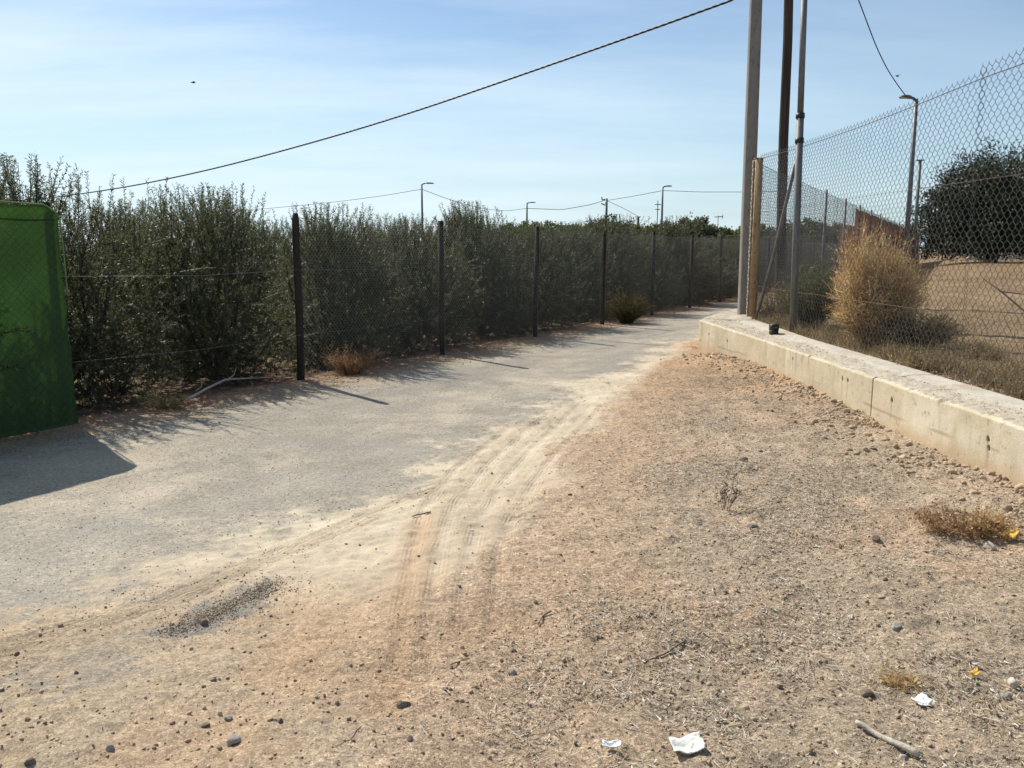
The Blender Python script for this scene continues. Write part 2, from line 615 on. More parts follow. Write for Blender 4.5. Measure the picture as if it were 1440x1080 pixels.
def height(x, y):
    x = np.asarray(x, float)
    y = np.asarray(y, float)
    xa = x_as(y) + 0.25 * fbm(x, y, 1.1, 3, 5)
    road = ss(0.05, -0.45, x - xa) * ss(0.75, 0.45, d_fence(x, y) + .9)
    dw = x_wall(y) - x
    z = 0.10 * np.exp(-(np.clip(dw, 0, 9) / 0.75) ** 2) * np.exp(-((y - 11.2) / 2.6) ** 2)
    z = z + 0.035 * np.exp(-(np.clip(dw, 0, 9) / 0.35) ** 2) * (y < 13.6)
    z = z - 0.06 * np.exp(-(((y - 13.2) / .8) ** 2 + ((x - 2.9) / .45) ** 2))
    z = z - .10 * np.exp(-(np.clip(dw, 0, 9) / .09) ** 2) * ss(11.2, 11.9, y) * ss(14.0, 13.6, y) * (.6 + fbm(x, y, 3, 2, 4))
    lot = ss(0.14, 0.34, x - x_wall(y))
    off = np.clip(x - x_wall(y), 0, 60)
    zl = 0.40 + 0.56 * ss(4, 45, y) * ss(0, 6, off) + 0.04 * fbm(x, y, .7, 4, 40) * ss(.3, 1.5, off)
    rough = (1 - road)
    near = ss(24, 12, y) * ss(-9, -5, x)
    b = 0.060 * fbm(x, y, 0.8, 3, 1) + 0.038 * fbm(x, y, 3.2, 4, 9, .6) + near * 0.026 * fbm(x, y, 17, 3, 21, .6)
    b = b + ss(0.2, 1.0, x - x_sd(y)) * near * 0.03 * np.maximum(fbm(x, y, 9, 3, 77), 0) * 1.6 + ss(0.3, 1.2, x - x_sd(y)) * near * .03 * fbm(x, y, 5.5, 3, 78)
    z = z + b * (0.22 + 0.78 * rough)
    for t in TRACKS:
        d = seg_dist(x, y, t)
        z = z - 0.007 * np.exp(-(d / 0.035) ** 2) + 0.004 * np.exp(-((d - .07) / 0.03) ** 2)
    z = z + ss(.15, .9, d_fence(x, y)) * (-.06 + .09 * fbm(x, y, 1.4, 4, 61))
    return z * (1 - lot) + (zl + b * 0.8) * lot


def lerp(c, d, f):
    return c * (1 - f[:, None]) + np.array(d) * f[:, None]


def colour(x, y):
    n1 = fbm(x, y, 0.9, 4, 31)
    n2 = fbm(x, y, 3.0, 4, 33)
    n3 = fbm(x * 1.0, y, 8.0, 3, 35)
    wx = x + 0.5 * n1 + 0.22 * n2
    ds = wx - x_sd(y) + .25 * n3 + .2 * fbm(x, y, 24.0, 3, 37)
    da = wx - x_as(y)
    c = np.tile(np.array([.415, .32, .222]), (len(x), 1))                     # littered grey-tan verge
    c = lerp(c, (.465, .342, .237), ss(-.04, .14, n1 + .6 * n2) * .8)
    c = lerp(c, (.335, .265, .185), ss(.02, .16, .6 * n3 + .9 * n2) * .65 * ss(.4, 1.0, ds))
    redz = ss(7.0, 10.5, y) * ss(2.3, .4, x_wall(y) - x) + ss(1.1, 0.2, ds) * .8
    c = lerp(c, (.43, .275, .16), np.clip(redz, 0, 1) * (.75 + .5 * n2))
    c = lerp(c, (.49, .36, .245), ss(1.0, .1, ds + .6 * n1) * ss(11, 5, y) * .85)
    c = lerp(c, (.44, .30, .19), ss(.08, .2, n1 * .7 + n2 * .5) * .5)
    sandf = ss(.12, -.25, ds)
    c = lerp(c, (.48, .385, .275), sandf)
    c = lerp(c, (.53, .45, .325), sandf * ss(3.4, 5.0, y) * ss(16, 9, y) * np.clip(.65 + 1.6 * n2 + .8 * n1, 0, 1))
    c = lerp(c, (.415, .315, .21), sandf * ss(4.4, 3.2, y) * np.clip(.75 + 1.6 * n2, 0, 1))
    c = lerp(c, (.45, .30, .18), .7 * np.exp(-(seg_dist(x, y, REDT) / .09) ** 2) * ss(.05, -.1, ds - .3))
    c = lerp(c, (.46, .31, .19), sandf * ss(.02, .2, n1) * ss(4.5, 3.2, y) * .7)
    n4 = fbm(x, y, 24.0, 3, 37)
    # asphalt under dust
    asf = ss(.12, -.42, da + .6 * n2 + .5 * n3 + .5 * n4) * (1 - .2 * ss(.0, .25, n1 + .4 * n2))
    agrey = np.tile(np.array([.322, .288, .232]), (len(x), 1))
    agrey = lerp(agrey, (.405, .348, .268), ss(-.05, .14, n1 + .6 * n2 + .5 * n3 + .5 * n4) * .7)
    agrey = lerp(agrey, (.29, .264, .222), ss(.02, .22, -n1 + .3 * n2) * .7)
    near_l = ss(3.5, 9, y)
    agrey = agrey * (1.12 - .14 * near_l[:, None])
    # dust streaks along the road
    u = (x - P0[0]) * UF[0] + (y - P0[1]) * UF[1]
    w_ = d_fence(x, y)
    st = fbm(u * .25, w_ * 2.2, 1.0, 4, 71)
    agrey = lerp(agrey, (.40, .345, .255), ss(.08, .26, st) * .4)
    c = c * (1 - asf[:, None]) + agrey * asf[:, None]
    c = lerp(c, (.235, .222, .19), .85 * ss(.125, .04, seg_dist(x, y, PATCH) + .16 * n3 + .1 * n2 + .16 * n4))
    c = lerp(c, (.32, .285, .235), .6 * ss(.22, .05, seg_dist(x, y, PATCH2) + .35 * n3 + .2 * n2 + .4 * n4))
    for t in TRACKS[:2]:
        d_ = seg_dist(x, y, t)
        c = lerp(c, (.30, .225, .15), .7 * np.exp(-(d_ / .014) ** 2) + .5 * np.exp(-((d_ - .045) / .011) ** 2))
    for t in TRACKS[2:]:
        d_ = seg_dist(x, y, t)
        c = lerp(c, (.37, .27, .175), (.5 * np.exp(-((d_ - .05) / .018) ** 2) + .4 * np.exp(-((d_ - .10) / .014) ** 2)) * (.7 + 1.2 * n2))
    # verge at the orchard fence, orchard floor, lot
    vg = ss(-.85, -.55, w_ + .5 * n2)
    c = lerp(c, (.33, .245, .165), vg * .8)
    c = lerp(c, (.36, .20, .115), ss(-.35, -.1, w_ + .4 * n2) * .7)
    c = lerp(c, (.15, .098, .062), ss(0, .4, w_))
    c = lerp(c, (.34, .27, .165), ss(.3, .6, w_) * ss(.08, .2, n2) * .7)
    lot = ss(.2, .42, x - x_wall(y))
    off = x - x_wall(y)
    lc = np.tile(np.array([.245, .165, .094]), (len(x), 1))
    lc = lerp(lc, (.325, .225, .13), ss(-.05, .15, n1 + .6 * n2) * .8)
    lc = lerp(lc, (.17, .145, .12), ss(1.3, .75, off + n2 * 1.0) * .9)
    c = c * (1 - lot[:, None]) + lc * lot[:, None]
    grain = 1.15 - .80 * sandf * ss(3.2, 4.6, y) - .35 * sandf
    grain = grain * (1 - asf) + (1.1 + .6 * np.clip(n1, -.4, .4)) * asf
    grain = np.clip(grain, .25, 1.3) * (1 - lot) + 1.2 * lot
    return np.clip(c * (1 + .25 * n2[:, None] * .6) * 1.04, 0.02, .8), grain


def graded(spec):
    out = []
    for a, b, s in spec:
        n = max(1, int(round((b - a) / s)))
        out.append(np.linspace(a, b, n, endpoint=False))
    return np.append(np.concatenate(out), spec[-1][1])


xs = graded([(-600, -120, 60), (-120, -30, 9), (-30, -12, 1.2), (-12, -6, .16), (-6, -3.2, .04), (-3.2, 3.9, .021), (3.9, 5.4, .05), (5.4, 12, .22), (12, 40, 1.2), (40, 120, 8), (120, 600, 60)])
ys = graded([(-40, -4, 4), (-4, 1.6, .3), (1.6, 2.2, .06), (2.2, 5.2, .0165), (5.2, 8, .026), (8, 12, .045), (12, 17, .09), (17, 34, .3), (34, 80, 1.2), (80, 160, 8), (160, 1200, 80)])
XX, YY = np.meshgrid(xs, ys)
NX, NY = len(xs), len(ys)
GX, GY = XX.ravel(), YY.ravel()
GZ = height(GX, GY)
GC, GG = colour(GX, GY)
GT = np.full(len(GX), 1.0)
nr_ = (np.abs(GX) < 8) & (GY > 1.5) & (GY < 16)
GT[nr_] = np.minimum.reduce([seg_dist(GX[nr_], GY[nr_], t) for t in TRACKS])
ii = (np.arange(NY - 1)[:, None] * NX + np.arange(NX - 1)[None]).ravel()
Q = np.stack([ii, ii + 1, ii + NX + 1, ii + NX], 1)
cx = (GX[Q[:, 0]] + GX[Q[:, 2]]) / 2
cy = (GY[Q[:, 0]] + GY[Q[:, 2]]) / 2
wob = 0.35 * fbm(cx, cy, 1.2, 3, 5)
f_lot = cx > x_wall(cy) + .24
f_orch = (d_fence(cx, cy) > 0.0) & ~f_lot
f_road = (d_fence(cx, cy) < -.6) & (cx + wob < x_as(cy) + .0) & ~f_lot & (cy < 160) & (cx > -120)
f_gr = ~(f_lot | f_orch | f_road)


def sub_terrain(name, mask, mat):
    q = Q[mask]
    used, inv = np.unique(q.ravel(), return_inverse=True)
    mb = MB()
    mb.add(np.stack([GX[used], GY[used], GZ[used]], 1), inv.reshape(-1, 4), GG[used])
    o = mb.build(name, mat, None, True, GC[used])
    at = o.data.attributes.new('trk', 'FLOAT', 'POINT')
    at.data.foreach_set('value', GT[used].astype(np.float32))
    return tag(o, kind='structure')


tag(sub_terrain('ground', f_gr, M['soil']), 'bare tan dirt verge with tyre tracks and scattered straw', 'ground')
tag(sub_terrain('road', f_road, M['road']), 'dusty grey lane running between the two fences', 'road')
tag(sub_terrain('field', f_lot, M['field']), 'brown bare field behind the concrete wall', 'field')
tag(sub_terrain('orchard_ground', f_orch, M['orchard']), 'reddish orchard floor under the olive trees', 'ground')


def hz(x, y):
    return float(height(np.array([x]), np.array([y]))[0])


# ------------------------------------------------------------------ the low concrete wall
def build_wall():
    root = thing('concrete_wall', 'low cream concrete retaining wall with stained face and crumbling top', 'wall', (3.3, 8, 0))
    inv = np.array([-3.3, -8, 0])
    # outline of the front, swept; profile parameter runs up the face then across the top
    path = [np.array(p) for p in WF] 
    nx = np.array([[3.22, 14.25], [3.62, 15.1], [4.7, 17.2], [7.2, 22.0], [14.2, 35.5]])
    path = np.vstack([np.array(path), nx])
    seg = np.r_[0, np.cumsum(np.linalg.norm(np.diff(path, axis=0), axis=1))]
    js = np.interp(7.82, path[:, 1], seg)
    s_corner = np.interp(13.75, path[:, 1], seg)
    rng = RS(5)
    holes = []
    for px, py in [(1118, 505), (1183, 533), (1190, 535), (1248, 563), (1375, 618), (1376, 630), (1433, 605), (1260, 620), (1139, 500), (1040, 480), (1020, 470), (1300, 660)]:
        d = ray(px, py)
        t = 3.32 / d[0]
        p = np.array([0, 0, CAM_H]) + d * t
        holes.append((float(np.interp(p[1], path[:, 1], seg)), p[2]))

    def piece(s0, s1, name):
        S = np.r_[np.arange(s0, min(s1, 15.5), .012), np.arange(15.5, s1, .25)] if s1 > 15.5 else np.arange(s0, s1, .012)
        S = np.append(S[S < s1 - .004], s1)
        S = np.r_[S[:1], S, S[-1:]]
        PX = np.interp(S, seg, path[:, 0])
        PY = np.interp(S, seg, path[:, 1])
        tg = np.stack([np.gradient(PX), np.gradient(PY)], 1)
        tg[:2] = tg[2]
        tg[-2:] = tg[-3]
        k = 31
        ker = np.ones(k) / k
        for a in (0, 1):
            tg[:, a] = np.convolve(np.pad(tg[:, a], k // 2, mode='edge'), ker, 'valid')
        tg = unit(tg)
        nr = np.stack([tg[:, 1], -tg[:, 0]], 1)           # to the lot side
        nf, nt_ = 56, 44
        zt = wall_top(PY)
        width = np.interp(PY, [3, 11, 13.5, 16], [.55, .62, .85, .6])
        VV, CC = [], []
        for j in range(nf + nt_ + 2):
            if j <= nf:
                h = j / nf
                z = -.35 + (zt + .35) * h
                o = np.zeros_like(S)
                o = o + .006 * fbm(S, z, 1.3, 3, 3) + .004 * fbm(S, z, 14, 3, 7)
                col = np.tile(np.array([.54, .462, .325]), (len(S), 1))
                nA = fbm(S, z * 1.0, 2.2, 4, 15)
                nB = fbm(S * 6, z * 1.2, 1.5, 4, 17)
                col = lerp(col, (.60, .53, .40), ss(.0, .2, nA))
                col = lerp(col, (.45, .36, .24), ss(.05, .24, nB) * .5 * ss(-.1, .12, fbm(S, S * 0, .8, 3, 52)))
                col = lerp(col, (.38, .29, .19), ss(.06, .2, fbm(S * 9, z * .5, 1.2, 3, 19)) * ss(.05, .4, z) * .5 * ss(0, .14, fbm(S, S * 0, .9, 3, 57)))
                col = lerp(col, (.50, .36, .22), ss(.2, .02, z) * ss(-.12, .1, nA + .1) * .8)
                crk = np.abs(z - (.17 + .05 * fbm(S, S * 0, 2, 3, 44)))
                col = lerp(col, (.36, .26, .16), ss(.02, .0, crk) * ss(.02, .12, fbm(S, S * 0, 1.2, 2, 45)) * .9)
                for hs, hzz in holes:
                    rr = np.hypot((S - hs) * 1.1, (z - hzz))
                    sz = .018 + .008 * ((hs * 7) % 1)
                    o = o + .03 * ss(sz, sz * .5, rr)
                    col = lerp(col, (.05, .042, .035), ss(sz * 1.25, sz * .7, rr))
                    drip = np.exp(-((S - hs) / .012) ** 2) * ss(0, -.03, z - hzz) * ss(-.26, -.02, z - hzz)
                    col = lerp(col, (.20, .16, .11), drip * .55)
                # pits
                pt = fbm(S, z, 26, 2, 55)
                col = lerp(col, (.33, .26, .18), ss(.27, .36, pt) * .7)
                if j == nf:
                    o = o + .010 + .045 * np.maximum(fbm(S, S * 0, 7, 4, 21), -.05)
                    z = z - .008
                elif j == nf - 1:
                    z = z + .0
            else:
                t = min((j - nf - .5) / nt_, 1.0)
                o = .022 + (width - .022) * t + .012 * fbm(S, S * 0, 8, 3, 21) * (1 - t)
                rough = ss(.68, .5, t + .35 * fbm(S, S * 0 + t, 2.0, 3, 91))
                z = zt + .030 * fbm(S, o, 9, 4, 61, .7) * rough + .016 * (1 - rough) + .006 * fbm(S, o, 30, 2, 63)
                col = np.tile(np.array([.50, .455, .375]), (len(S), 1))
                col = lerp(col, (.47, .40, .29), rough * (.6 + .9 * fbm(S, o, 3, 3, 66)))
                dk = fbm(S, o * 1.3, 38, 3, 68, .7)
                col = lerp(col, (.27, .22, .165), ss(.07, .2, dk) * (.25 + .75 * rough) * .8)
                bg_ = fbm(S, o, 2.4, 4, 69)
                col = lerp(col, (.42, .34, .24), ss(.0, .2, bg_ + .4 * (t - .75)) * .7)
                if j == nf + nt_ + 1:
                    z = z * 0 - .35
            chip = ss(.06, .2, fbm(S, S * 0, 4.1, 5, 121, .75)) * ss(.55, .8, vnoise(S * .9, S * 0, 7)) * (.5 + 1.2 * vnoise(S * 22, S * 0, 9))
            if nf - 7 < j <= nf:
                e_ = (j - nf + 7) / 7
                z = z - chip * .034 * e_ ** 2 - .007 * np.maximum(fbm(S, S * 0, 19, 3, 131), 0) * e_ * 3
                o = o + chip * .03 * e_ ** 2 * (.6 + fbm(S, S * 0 + j, 30, 2, 5))
                col = lerp(col, (.40, .34, .25), chip * e_ * .8)
            elif j > nf and j <= nf + nt_ and t < .16:
                e_ = 1 - t / .16
                z = z - chip * .034 * e_ - .007 * np.maximum(fbm(S, S * 0, 19, 3, 131), 0) * e_ * 3
                col = lerp(col, (.40, .34, .25), chip * e_ * .8)
            VV.append(np.stack([PX + nr[:, 0] * o, PY + nr[:, 1] * o, z + 0 * S], 1))
            CC.append(col)
        J = len(VV)
        VV = np.array(VV)
        CC = np.array(CC)
        # end caps: first and last columns collapse to the middle of the section
        for e in (0, -1):
            q = 1 if e == 0 else -2
            mid = VV[:, q].copy()
            VV[:, e] = mid * .0 + np.array([VV[nf // 2, q] * .5 + VV[J - 1, q] * .5])[0]
            VV[:, e, 2] = np.minimum(VV[:, q, 2], .1)
        nS = len(S)
        i = (np.arange(J - 1)[:, None] * nS + np.arange(nS - 1)[None]).ravel()
        q = np.stack([i, i + nS, i + nS + 1, i + 1], 1)
        mb = MB()
        mb.add(VV.reshape(-1, 3) + inv, q)
        return mb.build(name, M['wall'], root, True, CC.reshape(-1, 3))
    piece(0, js - .011, 'wall_segment')
    piece(js + .011, seg[-1], 'wall_segment')
    mb = MB()
    p = np.array([np.interp(js, seg, path[:, 0]) + .07, 7.82, .04])
    mb.box(p + inv + np.array([.2, 0, 0]), (.40, .05, .72))
    mb.build('joint_filler', M['twig'], root)


build_wall()


# ------------------------------------------------------------------ chain link
def chain(L, H, p, r, seed, wav=0.02, sides=3, spikes=0.0, sag=0.0):
    rng = RS(seed)
    nw = int(round(L / (p / 2)))
    nk = int(round(H / (p / 2))) + 1
    i = np.arange(nw)[:, None]
    k = np.arange(nk)[None]
    par = (i + k) % 2
    X = i * p / 2 + np.where(par == 0, 0.0, p / 2) - 0 * i
    # wires bulge at their knots: hexagon-like cells
    Z = k * (H / (nk - 1)) + 0 * i
    # dense with a rounded bend: 2 points around each knot
    x2 = np.stack([X, X], 2)
    dz = H / (nk - 1)
    z2 = np.stack([Z - dz * .17, Z + dz * .17], 2)
    X = x2.reshape(nw, -1)
    Z = z2.reshape(nw, -1)
    Z = np.clip(Z, -.005, H + spikes)
    X = X + .012 * fbm(X, Z, 2.5, 3, seed) * (p / .06)
    Y = wav * fbm(X, Z, .9, 3, seed + 5) * 2 + np.where((np.arange(X.shape[1]) // 2 % 2)[None] == 0, r, -r)
    Z = Z - sag * np.sin(np.pi * np.clip(X / L, 0, 1)) * (Z / H)
    P = np.stack([np.clip(X, 0, L), Y, Z], 2)
    return tubes(P, r, sides, (0, 1, 0))


# -------- orchard fence (left)
HF = 2.0
NPOST = 21
fence = thing('orchard_fence', 'dark posted wire mesh fence running along the olive orchard', 'fence', (P0[0], P0[1], 0), math.atan2(VF[1], VF[0]))
rng = RS(3)
pm = MB()
pz = np.array([-.3, .4, 1.0, 1.6, 1.97, 2.04])
pm.tube(np.stack([.012 * np.sin(pz * 3), .01 * np.cos(pz * 2), pz], 1), [.049, .048, .047, .045, .044, .028], 10)
p_first = pm.build('post', M['post_dark'], fence, True)
p_first.location = (0, 0, 0)
pm2 = MB()
pm2.tube(np.array([[0, 0, -.3], [0, 0, 1], [0, 0, 2.04]]), .042, 8)
p_thin = pm2.build('post', M['post_dark'], fence, True)
p_thin.location = (SP, 0, 0)
for k in range(2, NPOST):
    c = copy_obj(p_thin if k % 3 else p_first, fence)
    c.location = (k * SP + rng.uniform(-.05, .05), rng.uniform(-.03, .03), rng.uniform(-.03, .02))
    c.rotation_euler = (rng.uniform(-.02, .02), rng.uniform(-.02, .02), rng.uniform(0, 6))
mbp = MB()
mbp.add(*chain(SP, 1.93, .062, .0011, 4, .02))
pan = mbp.build('mesh_panel', M['wire_l'], fence)
pan.location = (0, -.045, .03)
for k in range(1, NPOST - 1):
    c = copy_obj(pan, fence)
    c.location = (k * SP, -.045, .03 + rng.uniform(-.02, .02))


def wire_line(P, r, name, mat, parent=None, sag=0.0, n=24):
    """P list of points: one thin wire"""
    P = np.asarray(P, float)
    if len(P) == 2:
        t = np.linspace(0, 1, n)[:, None]
        P = P[0] * (1 - t) + P[1] * t
        P[:, 2] -= sag * 4 * (t * (1 - t))[:, 0]
    mb = MB()
    mb.tube(P, r, 5)
    return mb.build(name, mat, parent, True)


for z_ in (1.95, 1.36, .58):
    pts = []
    k0 = -1 if z_ != 1.95 else 0
    for k in range(k0, NPOST):
        pts.append([k * SP, -.05, z_ + rng.uniform(-.012, .012)])
        if k < NPOST - 1:
            pts.append([(k + .5) * SP, -.05, z_ - .025])
    wire_line(pts, .0022, 'strand_wire', M['wire'], fence)

# -------- green screened fence at far left
gs = thing('netting_screen', 'green shade netting screen on posts at the left edge', 'screen', (*(P0 - VF), 0), math.atan2(VF[1], VF[0]))
X0 = -4.4
u = np.linspace(0, 1, 90)
w = np.linspace(0, 1, 60)
UU, WW = np.meshgrid(u, w)
top = 1.98 - .015 * np.sin(UU * 9) + .01 * fbm(UU, UU * 0, 30, 2, 3)
xr = 0.05 + .05 * (1 - WW) + .016 * fbm(UU * 0, WW, 9, 3, 8)
xx = X0 + (xr - X0) * UU
# the upper corner is pulled in and folded
zz = WW * top + .0
zz = zz - np.clip((xx + .10) / .14, 0, 1) * WW ** 8 * .075
yy = -.075 + .035 * fbm(xx, zz, 1.6, 3, 12) + .030 * fbm(xx * 1.6, zz * .6, 5, 4, 14) + .012 * fbm(xx, zz, 14, 3, 15) + .02 * np.sin(zz * 2 + xx) * (1 - WW)
fold = ss(.94, 1.0, WW)
yy = yy - .03 * fold
mb = MB()
nv = UU.size
front = np.stack([xx, yy, zz + .02], -1).reshape(-1, 3)
back = front + np.array([0, .004, 0])
i = (np.arange(59)[:, None] * 90 + np.arange(89)[None]).ravel()
q = np.stack([i, i + 1, i + 91, i + 90], 1)
edge = np.concatenate([np.arange(90), np.arange(1, 60) * 90 + 89, (59 * 90 + np.arange(90))[::-1][1:], (np.arange(59) * 90)[::-1]])
eq = np.stack([edge[:-1], edge[1:], edge[1:] + nv, edge[:-1] + nv], 1)
mb.add(np.vstack([front, back]), [q, (q + nv)[:, ::-1], eq])
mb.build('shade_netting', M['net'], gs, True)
for xk in (-.0, -3.12):
    c = copy_obj(p_thin, gs)
    c.location = (xk, 0, -.02)
    c.name = 'post'
mbp = MB()
mbp.add(*chain(4.4, 1.9, .062, .0017, 8, .02))
c = mbp.build('mesh_panel', M['wire'], gs)
c.location = (-4.4, -.055, .03)
mbc = MB()
hx = np.linspace(X0, .02, 60)
hy = -.075 + .035 * fbm(hx, hx * 0 + 1.86, 1.6, 3, 12) + .030 * fbm(hx * 1.6, hx * 0 + 1.86 * .6, 5, 4, 14) - .006
mbc.tube(np.stack([hx, hy, 1.862 + .006 * np.sin(hx * 7)], 1), .007, 6)
mbc.build('hem_seam', M['hem'], gs, True)
mbc = MB()
mbc.tube(np.array([[X0, -.06, 1.985], [-2.2, -.06, 1.965], [-.5, -.06, 1.985], [-.08, -.07, 1.972], [.0, -.085, 1.925], [.045, -.09, 1.86], [.055, -.09, 1.6], [.06, -.09, 1.2]]) + [0, -.03, .02], .007, 6)
mbc.build('lit_rim_cord', M['lit_cord'], gs, True)  # pale cord stands in for the sunlit folded edge of the netting

# -------- lot fence on top of the wall (right)
CN = np.array([3.98, 14.15])             # corner of the lot fence
FE = np.array([4.05, 1.6])               # runs on past the right of the photo
dv = FE - CN
LF = float(np.linalg.norm(dv))
lf = thing('lot_fence', 'tall galvanised chain link fence behind the low concrete wall', 'fence', (CN[0], CN[1], 0), math.atan2(dv[1], dv[0]))
ZB = .46


def on_lot(y):
    return (CN[1] - y)


HT = 2.66
L1 = on_lot(7.6)
mb = MB()
mb.add(*chain(L1, HT, .098, .0026, 21, .03, 4, .03, .05))
a = mb.build('mesh_panel', M['wire'], lf)
a.location = (0, .03, ZB)
mb = MB()
mb.add(*chain(LF - L1 + .09, HT + .05, .098, .0026, 27, .05, 4, .03, .0))
b = mb.build('mesh_panel', M['wire'], lf)
b.location = (L1 - .09, .04, ZB)
# twisted top wire dips between fixings
xs_ = np.linspace(0, LF, 120)
tz = ZB + HT - .06 - .05 * np.sin(np.pi * np.clip(xs_ / L1, 0, 1)) + .012 * fbm(xs_, xs_ * 0, 1.2, 3, 2)
wire_line(np.stack([xs_, xs_ * 0 + .025, tz], 1), .004, 'top_wire', M['rust_wire'], lf)
for z_ in (2.2, 1.02):
    wire_line(np.stack([xs_, xs_ * 0 + .02, z_ + .025 * fbm(xs_, xs_ * 0 + z_, .8, 3, 6)], 1), .0022, 'tension_wire', M['rust_wire'], lf)
cp = MB()
cp.box((0, 0, 1.75), (.11, .11, 2.62))
cp.box((0, 0, 3.065), (.13, .13, .012))
o = cp.build('corner_post', M['rust'], lf)
sx = MB()
for e, (zx, wd) in enumerate(zip(np.linspace(.46, 3.0, 40), RS(2).uniform(.012, .03, 40))):
    sx.box((-.048 + .01 * math.sin(e * 2.1), -.071, zx), (.022 + wd * .5, .022, .075), 0.0)
sx.build('edge_strip', M['stick'], lf)
# pipe post with a taller mast pushed into it
yp = on_lot(12.15)
LEAN = lambda z: .02 - .017 * (z - .4)
pp = MB()
pp.tube([[yp, LEAN(z_), z_] for z_ in (.30, 1.8, 3.45)], .050, 14)
post = pp.build('pipe_post', M['galv'], lf, True)
pp = MB()
pp.tube([[yp, LEAN(z_), z_] for z_ in (3.44, 4.3, 5.02)], .042, 14)
pp.build('mast', M['galv'], post, True)
pp = MB()
pp.tube([[yp, LEAN(z_), z_] for z_ in (5.0, 5.06, 5.085, 5.10)], [.055, .058, .080, .078], 14)
pp.build('cap', M['galv'], post, True)
for za, zb_ in ((3.06, 3.13), (3.39, 3.46)):
    pp = MB()
    pp.tube([[yp, LEAN(za), za], [yp, LEAN(zb_), zb_]], .060, 14)
    pp.build('clamp', M['black'], post, True)
bb = MB()
bb.tube([[yp - .05, -.05, 2.78], [yp * .56, -.03, 1.55], [.24, -.02, .42]], .025, 10)
bb.build('brace', M['galv'], lf, True)
pp = MB()
yo = on_lot(5.3)
pp.tube([[yo, -.03, .30], [yo, -.03, 1.8], [yo, -.03, 3.2]], .05, 12)
pp.build('pipe_post', M['galv'], lf, True)

# -------- far boundary fence of the lot
UB = unit(np.array([.52, 1.0]))
bf = thing('boundary_fence', 'thin posted mesh fence along the far side of the bare field', 'fence', (CN[0], CN[1], 0), math.atan2(UB[1], UB[0]))
SPB = 3.95
pb = MB()
pb.tube([[0, 0, .2], [0, 0, 1.5], [0, 0, 3.05]], .033, 8)
pb0 = pb.build('post', M['galv'], bf, True)
pb0.location = (SPB, 0, 0)
for k in range(2, 17):
    c = copy_obj(pb0, bf)
    c.location = (k * SPB, 0, 0)
mb = MB()
mb.add(*chain(SPB, 2.5, .10, .0024, 31, .03, 3))
pn = mb.build('mesh_panel', M['wire'], bf)
pn.location = (0.02, .04, .48)
for k in range(1, 16):
    c = copy_obj(pn, bf)
    c.location = (k * SPB, .04, .48)
wire_line([[k * SPB * .5, .03, 3.0 - (.02 if k % 2 else 0)] for k in range(33)], .006, 'top_wire', M['wire'], bf)

# brown reed screen tied on the far part of it
rs = thing('reed_screen', 'brown reed screening hung along the far stretch of the boundary fence', 'screen', (CN[0], CN[1], 0), math.atan2(UB[1], UB[0]))
mb = MB()
s0, s1 = 3.05 * SPB, 16 * SPB
nx_ = 1200
S = np.linspace(s0, s1, nx_)
zt_ = 2.93 + .02 * fbm(S, S * 0, 2, 3, 9)
zt_ = np.where(S < 3.95 * SPB, 2.35 + .03 * fbm(S, S * 0, 2, 3, 8), zt_)
rowsz = np.linspace(0, 1, 6)
V1 = []
for y_ in (.09, .12):
    for rz_ in rowsz:
        V1.append(np.stack([S, y_ + .02 * fbm(S, S * 0 + rz_, .6, 3, 4), .45 + (zt_ - .45) * rz_], 1))
V1 = np.vstack(V1)
ir = (np.arange(5)[:, None] * nx_ + np.arange(nx_ - 1)[None]).ravel()
qf = np.stack([ir, ir + 1, ir + nx_ + 1, ir + nx_], 1)
off = 6 * nx_
tp = 5 * nx_ + np.arange(nx_ - 1)
qt = np.stack([tp, tp + 1, tp + 1 + off, tp + off], 1)
en = np.arange(5) * nx_
qe = np.stack([en, en + nx_, en + nx_ + off, en + off], 1)
mb.add(V1, [qf, qf + off, qt, qe], np.tile(np.clip(RS(8).normal(.5, .2, nx_), 0, 1), 12))
mb.build('reed_panel', M['reed'], rs)


# ------------------------------------------------------------------ poles
def square_pole():
    p = At(1047, 442, 14.75)
    root = thing('utility_pole', 'tall square concrete pole rising beside the rusty corner post', 'pole', (p[0], p[1], 0))
    lv = [(.3, .103), (2.5, .097), (5.7, .088), (9.2, .078)]
    mb = MB()
    V = []
    bev = .016
    for z, h in lv:
        for sx_, sy_ in ((-1, -1), (1, -1), (1, 1), (-1, 1)):
            if sx_ * sy_ > 0:
                V += [(sx_ * h, sy_ * (h - bev), z), (sx_ * (h - bev), sy_ * h, z)]
            else:
                V += [(sx_ * (h - bev), sy_ * h, z), (sx_ * h, sy_ * (h - bev), z)]
    q = []
    for l in range(3):
        for s in range(8):
            q.append([l * 8 + s, l * 8 + (s + 1) % 8, (l + 1) * 8 + (s + 1) % 8, (l + 1) * 8 + s])
    c = len(V)
    V.append((0, 0, 9.2))
    t = [[24 + s, 24 + (s + 1) % 8, c] for s in range(8)]
    mb.add(np.array(V), [np.array(q), np.array(t)])
    b = mb.build('pole_shaft', M['concrete_pole'], root)
    b.rotation_euler = (0, R(-.3), R(-2))
    mb = MB()
    mb.tube([[-.14, -.02, 8.9], [-.34, -.02, 8.9]], .02, 8)
    mb.tube([[-.30, -.02, 8.9], [-.30, -.02, 8.78]], .035, 8)
    mb.build('bracket', M['galv'], root, True)
    return p


PC = square_pole()

